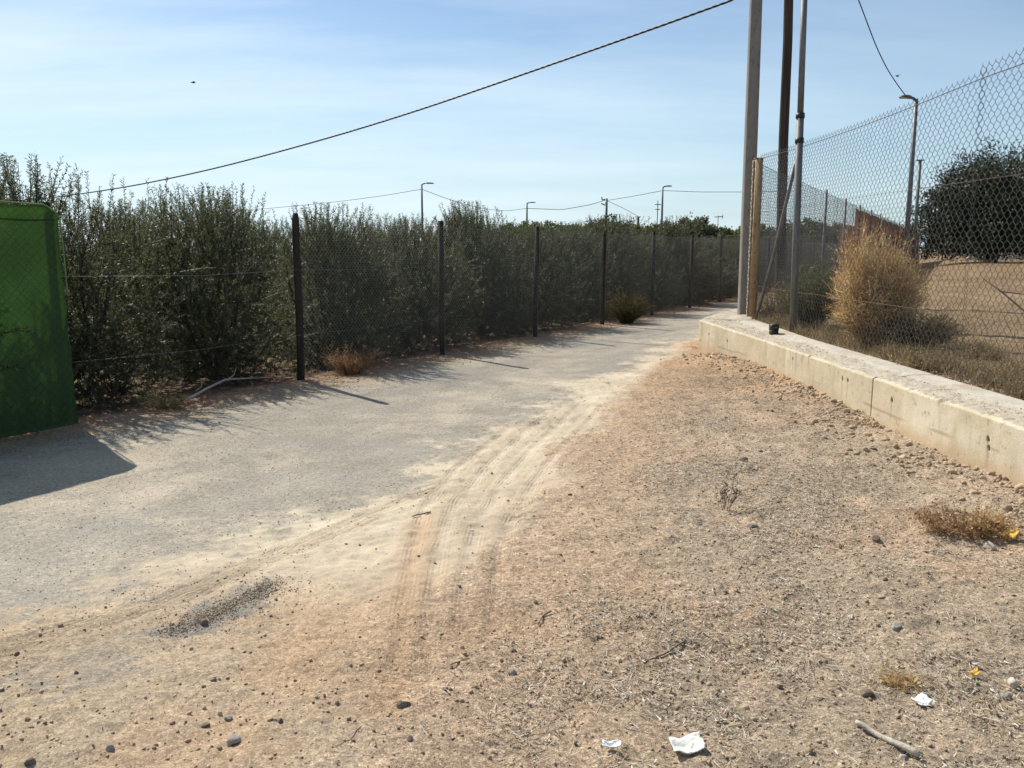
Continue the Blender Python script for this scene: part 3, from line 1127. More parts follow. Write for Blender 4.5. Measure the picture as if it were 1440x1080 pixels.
p = At(1104, 330, 19.0)
wp = thing('wooden_pole', 'dark brown wooden pole standing between the concrete pole and the metal mast', 'pole', (p[0] - .06, p[1], 0))
z = np.array([-.3, 1, 2.5, 4, 6, 8, 11.0])
mb = MB()
mb.tube(np.stack([.015 * np.sin(z * 1.3) - .016 * z, .01 * np.cos(z), z], 1), np.interp(z, [0, 11], [.112, .088]), 14)
mb.build('pole_shaft', M['creosote'], wp, True)
mb = MB()
mb.box((.12, 0, 10.6), (.5, .05, .07))
mb.tube([[.34, 0, 10.63], [.34, 0, 10.76]], .035, 8)
mb.build('crossarm', M['galv'], wp)


def cable_between(name, label, pts, Yfun, r, strands=1, group=None, mat='cable', extra0=None, extra1=None):
    """pts: photo pixels along the wire, Yfun(px) -> forward distance"""
    pts = np.array(pts, float)
    px = np.linspace(pts[0, 0], pts[-1, 0], 60)
    o = np.argsort(pts[:, 0])
    # smooth curve through the measured points
    py = np.interp(px, pts[o, 0], pts[o, 1])
    k = 9
    py = np.convolve(np.pad(py, k // 2, mode='reflect', reflect_type='odd'), np.ones(k) / k, 'valid')
    P = np.array([At(a, b_, Yfun(a)) for a, b_ in zip(px, py)])
    if extra0 is not None:
        P = np.vstack([extra0, P])
    if extra1 is not None:
        P = np.vstack([P, extra1])
    mb = MB()
    if strands == 1:
        mb.tube(P, r, 6)
    else:
        d = np.r_[0, np.cumsum(np.linalg.norm(np.diff(P, axis=0), axis=1))]
        n = int(d[-1] / .05)
        dd = np.linspace(0, d[-1], n)
        Pd = np.stack([np.interp(dd, d, P[:, a]) for a in range(3)], 1)
        T = unit(np.gradient(Pd, axis=0))
        n1 = unit(np.cross(T, [0, 0, 1.0]))
        n2 = np.cross(T, n1)
        for s in range(strands):
            a = dd * 2 * math.pi / .42 + s * 2 * math.pi / strands
            mb.tube(Pd + (n1 * np.cos(a)[:, None] + n2 * np.sin(a)[:, None]) * r * .75, r, 5)
    ob = mb.build(name, M[mat], None, True)
    return tag(ob, label, 'cable', group)


# plan line of the thick bundle: concrete pole top -> far over the orchard
A2 = PC[:2] + np.array([-.30, -.02])
B2 = np.array([-34.0, 45.0])


def Y_big(px):
    # intersection in plan of the pixel's bearing with the line A2-B2
    k = (px - 720.0) / (F * 1.005)
    d = B2 - A2
    t = (A2[0] - k * A2[1]) / (k * d[1] - d[0])
    return A2[1] + t * d[1]


cable_between('overhead_cable', 'thick twisted black cable sagging across the whole sky', [(1030, 0), (900, 47), (720, 110), (560, 165), (400, 212), (250, 250), (120, 273), (20, 284), (-80, 288)], Y_big, .0125, 3,
              extra0=np.array([[A2[0], A2[1], 8.78], list(At(1046, -9, Y_big(1046)))])[:1])

# street lamps
def lamp(name, label, px, top_py, Y, ground=0.0, head_dir=1, r=.06, head=.55, group=None, rz=0.0, rot=None):
    t = At(px, top_py, Y)
    h = t[2] - ground
    root = thing(name, label, 'street lamp', (t[0], t[1], ground), rz, group)
    mb = MB()
    mb.tube([[0, 0, -.1], [0, 0, h * .5], [0, 0, h - .05]], [r, r * .85, r * .65], 10)
    mb.build('lamp_post', M['lamp'], root, True)
    mb = MB()
    mb.tube([[0, 0, h - .10], [head_dir * .12, 0, h - .02], [head_dir * .25, 0, h]], r * .5, 8)
    mb.build('arm', M['lamp'], root, True)
    mb = MB()
    V, Fc = ico(2)
    V = V * np.array([head * .5, .13, .075])
    V[:, 2] = np.maximum(V[:, 2], -.02)
    mb.add(V + np.array([head_dir * (head * .5 + .15), 0, h + .01]), Fc)
    hd = mb.build('lamp_head', M['lamp'], root, True)
    mb = MB()
    mb.box((head_dir * (head * .5 + .2), 0, h - .02), (head * .6, .17, .02))
    mb.build('lens', M['lens'], hd)
    return t


LA = lamp('street_lamp', 'street lamp nearest the camera seen through the tall chain link fence', 1289, 137, 29, .7, -1, .09, .42)
LB = lamp('street_lamp', 'grey street lamp above the olive trees furthest left in the sky', 593, 258, 66, 0, 1, .10, .8, rz=0)
LC = lamp('street_lamp', 'shorter looking street lamp half hidden by an olive crown', 741, 285, 92, 0, 1, .13, .8)
LD = lamp('street_lamp', 'dark tall street lamp left of the concrete pole', 932, 262, 70, 0, 1, .11, .6)
p = At(1294, 226, 44)
t2 = thing('slim_post', 'slim far post standing right beside the nearest street lamp', 'post', (p[0], p[1], .9))
mb = MB()
mb.tube([[0, 0, -.2], [0, 0, p[2] - .9]], .075, 8)
mb.build('shaft', M['lamp'], t2, True)
mb = MB()
mb.box((-.02, 0, p[2] - .88), (.32, .16, .06))
mb.build('end_plate', M['lamp'], t2)
p = At(853, 279, 90)
t3 = thing('power_pole', 'far power pole with small insulator bracket over the orchard', 'pole', (p[0], p[1], 0))
mb = MB()
mb.tube([[0, 0, 0], [0, 0, p[2]]], [.17, .13], 8)
mb.build('pole_shaft', M['lamp'], t3, True)
mb = MB()
mb.tube([[-.1, 0, p[2] - .1], [-.45, 0, p[2] - .15], [-.5, 0, p[2] + .15]], .07, 6)
mb.tube([[-.1, 0, p[2] - .7], [-.55, 0, p[2] - .5]], .06, 6)
mb.build('bracket', M['lamp'], t3)
p = At(897, 305, 105)
t4 = thing('short_pole', 'short dark pole between the power pole and the dark lamp', 'pole', (p[0], p[1], 0))
mb = MB()
mb.tube([[0, 0, 0], [0, 0, p[2]]], [.24, .2], 8)
mb.build('pole_shaft', M['lamp'], t4, True)
mb = MB()
mb.box((0, 0, p[2]), (.7, .12, .1))
mb.build('crossarm', M['lamp'], t4)
p = At(925, 282, 110)
t5 = thing('antenna_mast', 'thin pale mast with small antenna beside the dark lamp', 'mast', (p[0], p[1], 0))
mb = MB()
mb.tube([[0, 0, 0], [0, 0, p[2]]], .06, 6)
mb.build('mast_tube', M['galv'], t5, True)
mb = MB()
mb.tube([[-.4, 0, p[2] - .5], [.4, 0, p[2] - .5]], .06, 5)
mb.build('antenna_rod', M['galv'], t5)
mb = MB()
mb.tube([[-.3, 0, p[2] - 1.1], [.3, 0, p[2] - 1.1]], .06, 5)
mb.build('antenna_rod', M['galv'], t5)
p = At(1010, 303, 115)
t6 = thing('roof_aerial', 'tiny aerial on a thin mast just left of the concrete pole', 'aerial', (p[0], p[1], 0))
mb = MB()
mb.tube([[0, 0, 0], [0, 0, p[2]]], .05, 6)
mb.build('mast_tube', M['galv'], t6, True)
mb = MB()
mb.tube([[-.5, 0, p[2] - .2], [.6, 0, p[2] - .15]], .06, 5)
mb.tube([[.6, 0, p[2] - .4], [.6, 0, p[2] + .1]], .05, 5)
mb.build('antenna', M['galv'], t6)

# the wire from the near lamp up to the wooden pole
WPX = np.array([6.18, 19.0])


def Y_w2(px):
    return np.interp(px, [1108, 1287], [19.0, 29.0])


cable_between('overhead_cable', 'thin black wire dropping steeply to the nearest street lamp', [(1130, -185), (1170, -85), (1208, 0), (1222, 40), (1240, 84), (1258, 114), (1277, 139)], Y_w2, .016)
far = 'thin wires strung between the far lamps'


def lin(a, b):
    return lambda px: np.interp(px, sorted((a[0], b[0])), [y for _, y in sorted((a, b))])


cable_between('overhead_wire', 'thin far wire running left from the leftmost distant lamp', [(593, 266), (540, 275), (480, 283), (400, 291), (330, 297)], lin((593, 66), (330, 75)), .02, group=far)
cable_between('overhead_wire', 'thin far wire sagging right from the leftmost distant lamp', [(593, 266), (630, 280), (670, 292), (710, 297), (741, 293)], lin((593, 66), (741, 92)), .02, group=far)
cable_between('overhead_wire', 'thin far wire between the half hidden lamp and the power pole', [(741, 293), (790, 295), (830, 288), (853, 281)], lin((741, 92), (853, 90)), .028, group=far)
cable_between('overhead_wire', 'upper thin far wire passing from power pole to dark lamp', [(853, 282), (890, 276), (932, 268)], lin((853, 90), (932, 70)), .024, group=far)
cable_between('overhead_wire', 'thin far wire sloping from power pole down to the short pole', [(853, 282), (875, 292), (897, 304)], lin((853, 90), (897, 105)), .024, group=far)
cable_between('overhead_wire', 'thin far wire running right from the dark lamp behind the concrete pole', [(932, 268), (985, 270), (1060, 270), (1120, 268)], lin((932, 70), (1120, 74)), .02, group=far)


# ------------------------------------------------------------------ trees
def leaves(rng, base, d, L, W, tint, fold=None):
    """rhombic leaves: base (N,3), direction d (N,3)"""
    n = len(base)
    sd = unit(np.cross(d, rng.normal(size=(n, 3))))
    L = np.broadcast_to(L, (n,))[:, None]
    W = np.broadcast_to(W, (n,))[:, None]
    a = base
    c = base + d * L
    m = base + d * L * .48
    V = np.stack([a, m - sd * W * .5, c, m + sd * W * .5], 1).reshape(-1, 3)
    q = np.arange(n * 4).reshape(n, 4)
    return V, q, np.repeat(tint, 4)


def olive(seed, H, Rr, nsh=1750, nl=54, leafL=.042, leafW=.0098):
    rng = RS(seed)
    root = thing('olive_tree', '', 'tree')
    tr = MB()
    lean = rng.uniform(-.12, .12, 2)
    fork = .12 + rng.uniform(0, .16)
    zz = np.linspace(-.15, fork, 6)
    tr.tube(np.stack([lean[0] * zz + .02 * np.sin(zz * 9), lean[1] * zz, zz], 1), np.linspace(.10, .065, 6), 9)
    limbs = []
    for k in range(6):
        a = k * 1.05 + rng.uniform(-.3, .3)
        t = np.linspace(0, 1, 7)[:, None]
        e = np.array([math.cos(a) * Rr * rng.uniform(.35, .75), math.sin(a) * Rr * rng.uniform(.35, .75), H * rng.uniform(.62, .86)])
        st = np.array([lean[0] * fork, lean[1] * fork, fork - .06])
        P = st * (1 - t) + e * t
        P[:, :2] += (np.sin(t * np.pi) * np.array([[math.cos(a), math.sin(a)]]) * .16)
        P += .025 * rng.normal(size=P.shape) * np.sin(t * np.pi)
        tr.tube(P, np.linspace(.038, .010, 7), 6)
        limbs.append(P)
    trunk = tr.build('trunk', M['bark'], root, True)
    cr = MB()
    # crown lobes give an uneven outline
    nlb = 13
    la = rng.uniform(0, 2 * math.pi, nlb)
    lh = np.linspace(.10, .80, nlb) * H
    lr = rng.uniform(.25, .78, nlb) * Rr * np.where(lh > .6 * H, .62, 1)
    lobes = np.stack([np.cos(la) * lr, np.sin(la) * lr, lh], 1)
    lsz = rng.uniform(.34, .56, nlb) * Rr
    lobt = rng.uniform(.36, .64, nlb)
    pick = rng.choice(nlb, nsh, p=lsz ** 2 / np.sum(lsz ** 2))
    dd = unit(rng.normal(size=(nsh, 3)))
    o = lobes[pick] + dd * (lsz[pick] * rng.uniform(.25, 1.0, nsh) ** .6)[:, None] * np.array([1, 1, 1.1])
    nrand = int(nsh * .30)
    a = rng.uniform(0, 2 * math.pi, nrand)
    hh = rng.uniform(.03, .9, nrand) ** 1.25
    hh[:nrand // 2] = rng.uniform(.03, .26, nrand // 2)
    prof = np.sin(np.pi * np.clip(hh * .80 + .18, 0, 1)) ** .6
    rr = Rr * prof * rng.uniform(.25, .92, nrand)
    o[:nrand] = np.stack([np.cos(a) * rr, np.sin(a) * rr, hh * H], 1)
    o[:, 2] = np.clip(o[:, 2], .07, H * .93)
    outw = o * np.array([1, 1, 0])
    outw = outw / (Rr)
    hf = o[:, 2] / H
    d = outw * .8 + np.array([0, 0, 1]) * (.28 + 1.25 * hf ** 1.5)[:, None] + .42 * rng.normal(size=(nsh, 3))
    d = unit(d)
    ln = rng.uniform(.16, .42, nsh) * (1 + .35 * (hf > .7))
    tall = (rng.rand(nsh) < .16) & (hf > .66)
    d[tall] = unit(d[tall] * .5 + np.array([0, 0, 1.3]))
    ln[tall] *= 1.35
    ln = np.where(o[:, 2] + d[:, 2] * ln > H * 1.14, np.maximum(.18, (H * 1.14 - o[:, 2])), ln)
    t = np.linspace(0, 1, 4)[None, :, None]
    P = o[:, None] + d[:, None] * ln[:, None, None] * t
    P[:, :, 2] -= (.10 * ln)[:, None] * t[0, :, 0][None] ** 2 * (1 - hf)[:, None] * 2
    V, q = tubes(P, np.broadcast_to(np.linspace(.0045, .0018, 4)[None], (nsh, 4)), 3, (.3, .2, .9))
    cr.add(V, q, .12)
    tt = np.linspace(.04, 1, nl)[None] + rng.uniform(-.02, .02, (nsh, nl))
    B = o[:, None] + d[:, None] * (ln[:, None] * tt)[:, :, None]
    B[:, :, 2] -= (.10 * ln)[:, None] * tt ** 2 * (1 - hf)[:, None] * 2
    side = unit(np.cross(np.repeat(d[:, None], nl, 1), rng.normal(size=(nsh, nl, 3))))
    ld = unit(d[:, None] * .75 + side * 1.0)
    tint = np.clip((rng.normal(.42, .10, nsh) + .9 * (lobt[pick] - .5))[:, None] + rng.normal(0, .17, (nsh, nl)) + (rng.rand(nsh, nl) < .06) * .5, 0, 1)
    N = nsh * nl
    V, q, A = leaves(rng, B.reshape(-1, 3), ld.reshape(-1, 3), leafL * rng.uniform(.7, 1.2, N), leafW * rng.uniform(.75, 1.2, N), tint.ravel())
    cr.add(V, q, A)
    cr.build('crown', M['olive'], root)
    return root


protos = [olive(101, 2.02, 1.24), olive(102, 2.14, 1.18), olive(103, 1.94, 1.28), olive(104, 2.18, 1.14), olive(105, 2.06, 1.22)]
used = [False] * 5


def place_tree(kind, x, y, rz, sc, label, group):
    z = hz(x, y) if y < 80 else 0
    if not used[kind]:
        used[kind] = True
        o = protos[kind]
        o.location = (x, y, z)
        o.rotation_euler = (0, 0, rz)
        o.scale = (sc, sc, sc) if not isinstance(sc, tuple) else sc
        tag(o, label, group=group)
        return o
    return copy_tree(protos[kind], (x, y, z), rz, sc, label, group)


rng = RS(77)
row_labels = {  # first two are unseen, kept to throw shade on the netting
    -3: 'olive tree out of view at left, kept to shade the green netting',
    -2: 'olive tree out of view at left, kept to shade the green netting',
    -1: 'olive tree rising above the right edge of the green netting',
    0: 'olive tree behind the bare wires, left of the nearest dark post',
    1: 'olive tree behind the brown tumbleweed at the fence foot',
    2: 'olive tree just left of the second dark fence post',
    3: 'olive tree between the second and third dark fence posts',
    4: 'olive tree right behind the third dark fence post',
    5: 'olive tree between the third and fourth dark fence posts',
}
s = -6.6
i = -3
while s < 66:
    q_ = P0 + UF * (s + rng.uniform(-.2, .2)) + NF * (1.32 + rng.uniform(-.12, .14))
    lab = row_labels.get(i, 'olive tree further along the row behind the orchard fence')
    sc = rng.uniform(.98, 1.12)
    zs = {-3: .88, -2: .90, -1: 1.04, 0: 1.06, 1: .98, 2: .95, 3: 1.04, 4: .98, 5: .92, 6: 1.04}.get(i)  # heights of the first two set for the sunlight on the netting
    far_k = 1 - .10 * float(ss(6, 16, s))
    place_tree(rng.randint(5), q_[0], q_[1], rng.uniform(0, 6.28), (sc * .98, sc * .98, (1.03 * zs if zs else sc * far_k * rng.uniform(.92, 1.10))), lab, 'olive trees in the front row' if i <= 5 else 'front row olive trees far along the fence')
    s += 2.18 + rng.uniform(-.15, .2) + (0 if s < 20 else .3)
    i += 1
for row in range(1, 6):
    s = -4.5 + row * 2.6
    while s < 74:
        q_ = P0 + UF * (s + rng.uniform(-.3, .3)) + NF * (1.35 + row * 3.3 + rng.uniform(-.25, .25))
        if abs(q_[0]) < .66 * q_[1]:
            sc = rng.uniform(.84, 1.06)
            place_tree(rng.randint(5), q_[0], q_[1], rng.uniform(0, 6.28), sc, 'olive tree in the rows behind the front row', 'olive trees in the back rows')
        s += 2.0 + .45 * row


def broad_tree(name, label, seed, x, y, zb, H, Rx, mat, ncl, nl, leafs, group=None, trunk_h=.35, flat=.5):
    rng = RS(seed)
    root = thing(name, label, 'tree', (x, y, zb), 0, group)
    tr = MB()
    tr.tube(np.array([[0, 0, -.2], [.1, 0, H * .25], [.0, .1, H * .5]]), [H * .07, H * .055, H * .03], 10)
    for k in range(7):
        a = k * .9 + rng.uniform(-.3, .3)
        e = np.array([math.cos(a) * Rx * .6, math.sin(a) * Rx * .6, H * rng.uniform(.5, .8)])
        t = np.linspace(0, 1, 5)[:, None]
        tr.tube(np.array([0, 0, H * .2]) * (1 - t) + e * t + .1 * np.sin(t * 3.1), np.linspace(H * .03, H * .008, 5), 6)
    tr.build('trunk', M['bark'], root, True)
    cr = MB()
    dd = unit(rng.normal(size=(ncl, 3)))
    dd[:, 2] = np.abs(dd[:, 2]) * 1.15 - .42
    dd = unit(dd)
    c0 = dd * rng.uniform(.45, 1.0, (ncl, 1)) ** .5
    lob = 1 + .16 * np.sin(3 * np.arctan2(dd[:, 1], dd[:, 0]) + seed) * np.cos(2.3 * dd[:, 2] * 2 + seed) + .13 * rng.normal(size=ncl)
    c0 = c0 * np.clip(lob, .55, 1.22)[:, None]
    C = c0 * np.array([Rx, Rx, H * (1 - flat) * 1.05]) + np.array([0, 0, H * flat * .93])
    csz = rng.uniform(.5, 1.0, ncl) * Rx * .16
    B = C[:, None] + rng.normal(size=(ncl, nl, 3)) * (csz * .55)[:, None, None]
    B[:, :, 2] = np.maximum(B[:, :, 2], .02 * H)
    tint = np.clip(rng.normal(.45, .16, ncl)[:, None] + rng.normal(0, .15, (ncl, nl)), 0, 1)
    N = ncl * nl
    V, q, A = leaves(rng, B.reshape(-1, 3), unit(rng.normal(size=(N, 3)) + np.array([0, 0, .3])), leafs * rng.uniform(.7, 1.3, N), leafs * .6 * rng.uniform(.7, 1.2, N), tint.ravel())
    cr.add(V, q, A)
    cr.build('crown', mat, root)
    return root


p = At(1392, 366, 46)
broad_tree('carob_tree', 'big dark round carob tree standing in the bare field', 5, p[0], p[1], p[2] - .15, 5.6, 3.3, M['carob'], 900, 75, .15, flat=.36)
p = At(853, 352, 88)
broad_tree('far_tree', 'dark rounded tree under the far power pole', 6, p[0], p[1], 0, 4.6, 3.4, M['carob'], 240, 50, .28, flat=.45)
p = At(960, 352, 62)
broad_tree('far_tree', 'bushy grey green tree standing tallest right of the dark lamp', 7, p[0] + .5, p[1], 0, 4.0, 1.9, M['olive'], 200, 50, .2, flat=.45)
fg = 'green trees in the grove far beyond the orchard'
gt = None
for k in range(26):
    px = 700 + k * 19 + rng.uniform(-6, 6)
    Y = rng.uniform(72, 100)
    p = At(px, 352, Y)
    if gt is None:
        gt = broad_tree('grove_tree', 'small green tree in the distant grove behind the olives', 9, p[0], p[1], 0, 3.7, 2.4, M['farleaf'], 240, 46, .24, fg, flat=.4)
    else:
        copy_tree(gt, (p[0], p[1], 0), rng.uniform(0, 6), float(rng.uniform(.85, 1.12)), None, fg)


# ------------------------------------------------------------------ dry bushes and weeds
def bush(name, label, cat, x, y, zb, H, Rx, Ry, mat, nst, seed, width=.007, twigs=6, up=.8, leaf=None, group=None, dens=1.0):
    rng = RS(seed)
    root = thing(name, label, cat, (x, y, zb), 0, group)
    K = 6
    a = rng.uniform(0, 2 * math.pi, nst)
    r0 = np.sqrt(rng.rand(nst)) * .22
    b = np.stack([np.cos(a) * r0 * Rx, np.sin(a) * r0 * Ry, rng.uniform(-.03, .02, nst)], 1)
    a2 = a + rng.normal(0, .5, nst)
    el = np.sqrt(rng.rand(nst))
    hgt = rng.uniform(.45, 1.0, nst) * np.sqrt(np.clip(1 - .72 * el ** 2, .05, 1))
    tip = np.stack([np.cos(a2) * el * Rx, np.sin(a2) * el * Ry, hgt * H], 1)
    rag = 1 + .22 * np.sin(a2 * 2.3 + seed) * np.sin(hgt * 5 + a2) + .12 * rng.normal(size=nst)
    tip *= np.clip(rag, .6, 1.3)[:, None]
    t = np.linspace(0, 1, K)[None, :, None]
    mid = b * .4 + tip * .6
    mid[:, 2] += up * .25 * H * rng.rand(nst)
    P = b[:, None] * (1 - t) ** 2 + 2 * mid[:, None] * t * (1 - t) + tip[:, None] * t ** 2
    P += rng.normal(size=P.shape) * .018 * t
    mb = MB()
    tn = np.clip(rng.normal(.45, .2, nst), 0, 1)
    V, q = ribbons(P, width * rng.uniform(.8, 1.5, nst), rng.normal(size=(nst, 3)))
    mb.add(V, q, np.repeat(tn, K * 2))
    # side twigs
    n2 = nst * twigs
    si = np.repeat(np.arange(nst), twigs)
    tt = rng.uniform(.25, 1, n2)
    ix = tt * (K - 1)
    i0 = np.clip(ix.astype(int), 0, K - 2)
    fr = (ix - i0)[:, None]
    o = P[si, i0] * (1 - fr) + P[si, i0 + 1] * fr
    d = unit(unit(P[si, i0 + 1] - P[si, i0]) * .6 + rng.normal(size=(n2, 3)) * .7 + np.array([0, 0, .35]))
    L = rng.uniform(.05, .16, n2) * (H ** .5)
    t3_ = np.linspace(0, 1, 3)[None, :, None]
    P2 = o[:, None] + d[:, None] * L[:, None, None] * t3_ + rng.normal(size=(n2, 3, 3)) * .008 * t3_
    V, q = ribbons(P2, width * rng.uniform(.6, 1.2, n2), rng.normal(size=(n2, 3)))
    mb.add(V, q, np.repeat(np.clip(tn[si] + rng.normal(0, .2, n2), 0, 1), 6))
    mb.build('stems', mat, root)
    if leaf:
        n3 = int(n2 * leaf)
        pk = rng.randint(0, n2, n3)
        B = P2[pk, 2] - d[pk] * (L[pk] * rng.rand(n3))[:, None]
        mb = MB()
        V, q, A = leaves(rng, B, unit(d[pk] + rng.normal(size=(n3, 3)) * .8), rng.uniform(.012, .035, n3), rng.uniform(.008, .016, n3), np.clip(rng.normal(.62, .22, n3), 0, 1))
        mb.add(V, q, A)
        mb.build('leaves', mat, root)
    return root


def gz(px, py, Y):
    p = At(px, py, Y)
    return p


p = At(1222, 480, 10.6)
bush('dry_bush', 'large golden dry bush pressed behind the chain link fence', 'bush', p[0] + .02, p[1], hz(p[0] + .02, p[1]) - .02, 1.42, .51, .52, M['gold'], 1900, 1, .008, 10, .9, .9)
p = At(1275, 500, 10.3)
bush('weed_bush', 'drab low bush sprawling right of the golden bush', 'bush', p[0] + .05, p[1], hz(p[0] + .05, p[1]) - .02, .55, .62, .5, M['drabweed'], 600, 2, .008, 8, .7, .8)
p = At(1137, 462, 13.0)
bush('green_bush', 'dull green weedy bush between the metal post and the golden bush', 'bush', p[0] + .1, p[1] + .2, hz(p[0] + .1, p[1] + .2) - .02, 1.02, .52, .5, M['greenweed'], 700, 3, .009, 9, .9, 1.8)
p = At(1085, 446, 15.0)
bush('weed_bush', 'yellowish low weeds behind the slanting brace', 'bush', p[0] + .25, p[1] + .5, hz(p[0] + .25, p[1] + .5) - .02, .62, .55, .4, M['drabweed'], 260, 4, .009, 7, .8, .8)
p = G(485, 527)
bush('tumbleweed', 'brown dry tumbleweed heaped at the foot of the orchard fence', 'bush', p[0] + .08, p[1] + .1, hz(p[0], p[1]), .38, .38, .25, M['brownweed'], 260, 5, .006, 8, .5, .3)
p = G(888, 455)
bush('roadside_bush', 'brownish green bush at the road edge in front of the mesh', 'bush', p[0] - .1, p[1] + .1, 0, .74, .56, .48, M['shadeweed'], 420, 6, .011, 8, .8, 1.0)
p = G(1350, 752)
bush('dry_weed', 'brown dried weed clump in the bottom dirt near the wall', 'weed', p[0], p[1], hz(p[0], p[1]), .13, .31, .2, M['brownweed'], 190, 7, .003, 6, .4, .7)
p = G(1385, 752)
bush('dry_weed', 'small golden tuft at the right side of the brown weed clump', 'weed', p[0], p[1], hz(p[0], p[1]), .13, .12, .11, M['gold'], 170, 8, .003, 7, .7, .5)
p = G(1020, 715)
bush('dry_weed', 'thin sparse upright weed growing from open dirt', 'weed', p[0], p[1], hz(p[0], p[1]), .26, .12, .08, M['twig'], 12, 9, .005, 4, .9, 1.0)
p = G(1258, 958)
bush('dry_weed', 'flattened orange brown grass clump beside the white scrap', 'weed', p[0], p[1], hz(p[0], p[1]), .03, .14, .06, M['gold'], 110, 13, .003, 4, .2, .2)
p = G(230, 575)
bush('dry_weed', 'pale dry weeds in the shade right of the green netting', 'weed', p[0], p[1] + .1, hz(p[0], p[1]), .16, .3, .2, M['drabweed'], 120, 11, .005, 6, .6, .6)

# ground cover of dry stalks behind the wall and under the fence
rng = RS(15)


def stalks(n, xy, L, width, mat, name, label, tilt=.6, tcent=.5, lift=-.005):
    x, y = xy
    z = height(x, y) + lift
    n = len(x)
    a = rng.uniform(0, 2 * math.pi, n)
    tl = np.abs(rng.normal(0, tilt, n)) if tilt < 1.2 else 1.57 - np.abs(rng.normal(0, .22, n))
    d = np.stack([np.cos(a) * np.sin(tl), np.sin(a) * np.sin(tl), np.maximum(np.cos(tl), .04)], 1)
    t = np.linspace(0, 1, 4)[None, :, None]
    P = np.stack([x, y, z], 1)[:, None] + d[:, None] * L[:, None, None] * t
    bend = rng.normal(size=(n, 3)) * .18
    P = P + bend[:, None] * L[:, None, None] * t ** 2
    zz_ = P[:, :, 2]
    P[:, :, 2] = np.maximum(zz_, z[:, None] + .004)
    V, q = ribbons(P, width * rng.uniform(.6, 1.4, n), np.cross(d, rng.normal(size=(n, 3)) + (np.array([0, 0, 1.6]) if tilt > 1.2 else 0)))
    mb = MB()
    mb.add(V, q, np.repeat(np.clip(rng.normal(tcent, .25, n), 0, 1), 8))
    return tag(mb.build(name, mat), label, kind='stuff')


n = 24000
y = rng.uniform(3, 15, n)
x = x_wall(y) + .70 + np.abs(rng.normal(0, 1.0, n))
keep = rng.rand(n) < np.clip(.5 + 1.6 * fbm(x, y, 1.1, 3, 6), .05, 1)
x, y = x[keep], y[keep]
stalks(0, (x, y), rng.uniform(.04, .24, len(x)), .006, M['drabweed'], 'dry_weeds', 'drab dried weeds carpeting the strip behind the wall', 1.1)
wb = None
for wx_, wy_, sc_ in ((.95, 8.6, 1.0), (1.1, 7.6, .85), (.9, 6.9, .8), (1.5, 8.0, .9), (1.25, 6.3, .9), (1.9, 9.4, .9), (1.05, 9.6, .7), (1.9, 7.0, .8), (2.6, 8.6, .75), (2.2, 11.5, .8)):
    X_ = float(x_wall(wy_)) + wx_
    if wb is None:
        wb = bush('low_weed', 'low tangled brown weed behind the wall right of the golden bush', 'weed', X_, wy_, hz(X_, wy_) - .02, .25, .38, .34, M['drabweed'], 170, 41, .006, 9, .6, .8, 'low weeds behind the wall')
    else:
        copy_tree(wb, (X_, wy_, hz(X_, wy_) - .02), wx_ * 9, sc_, None, 'low weeds behind the wall')
n = 34000
y = 5 + 45 * rng.rand(n) ** 1.8
x = x_wall(y) + 1 + 26 * rng.rand(n) ** 1.4
keep = rng.rand(n) < np.clip(.35 + 1.8 * fbm(x, y, .6, 3, 16), .02, 1)
x, y = x[keep], y[keep]
stalks(0, (x, y), rng.uniform(.05, .2, len(x)) * (1 + y / 40), .011, M['drabweed'], 'field_stubble', 'pale dry stubble thinly covering the brown field', .9)

# straw litter on the dirt verge
n = 110000
y = 1.9 + 9.5 * rng.rand(n) ** 1.55
x = x_sd(y) - .1 + (x_wall(y) - .1 - x_sd(y) + .1) * rng.rand(n)
dens = ss(-.06, .16, fbm(x, y, 1.5, 4, 27) + .5 * fbm(x, y, 5, 2, 47) + .03) * .9 + .04
dens = dens
dens = dens * ss(.0, .9, x - x_sd(y) + .9 * fbm(x, y, 1.0, 3, 3))
keep = rng.rand(n) < dens
x, y = x[keep], y[keep]
L = rng.uniform(.015, .06, len(x)) * (1 + 1.2 * (rng.rand(len(x)) < .08))
stalks(0, (x, y), L, .0036, M['straw'], 'straw_litter', 'grey dry straw and stalks littering the dirt verge', 1.45, .62)
n = 2600
s = rng.uniform(-7, 30, n)
o_ = rng.normal(-.12, .22, n)
xy = P0[:, None] + UF[:, None] * s + NF[:, None] * o_
keep = rng.rand(n) < np.clip(.4 + 2 * fbm(xy[0], xy[1], .9, 3, 8), .03, 1)
stalks(0, (xy[0][keep], xy[1][keep]), rng.uniform(.04, .18, keep.sum()), .005, M['drabweed'], 'fence_weeds', 'low dry weeds along the foot of the orchard fence', .8)

n = 90000
y = 1.9 + 9.0 * rng.rand(n) ** 1.5
x = x_sd(y) - .4 + (x_wall(y) - x_sd(y) + .35) * rng.rand(n)
dens = (ss(-.04, .16, fbm(x, y, 1.5, 4, 27) + .5 * fbm(x, y, 5, 2, 47)) * .7 + .03) * ss(-.1, .8, x - x_sd(y) + .5 * fbm(x, y, 1.0, 3, 3))
keep = rng.rand(n) < dens
x, y = x[keep], y[keep]
stalks(0, (x, y), rng.uniform(.008, .028, len(x)), .0062, M['straw'], 'straw_chaff', 'short pale chaff scattered over the dirt verge', 1.5, .66, .006)

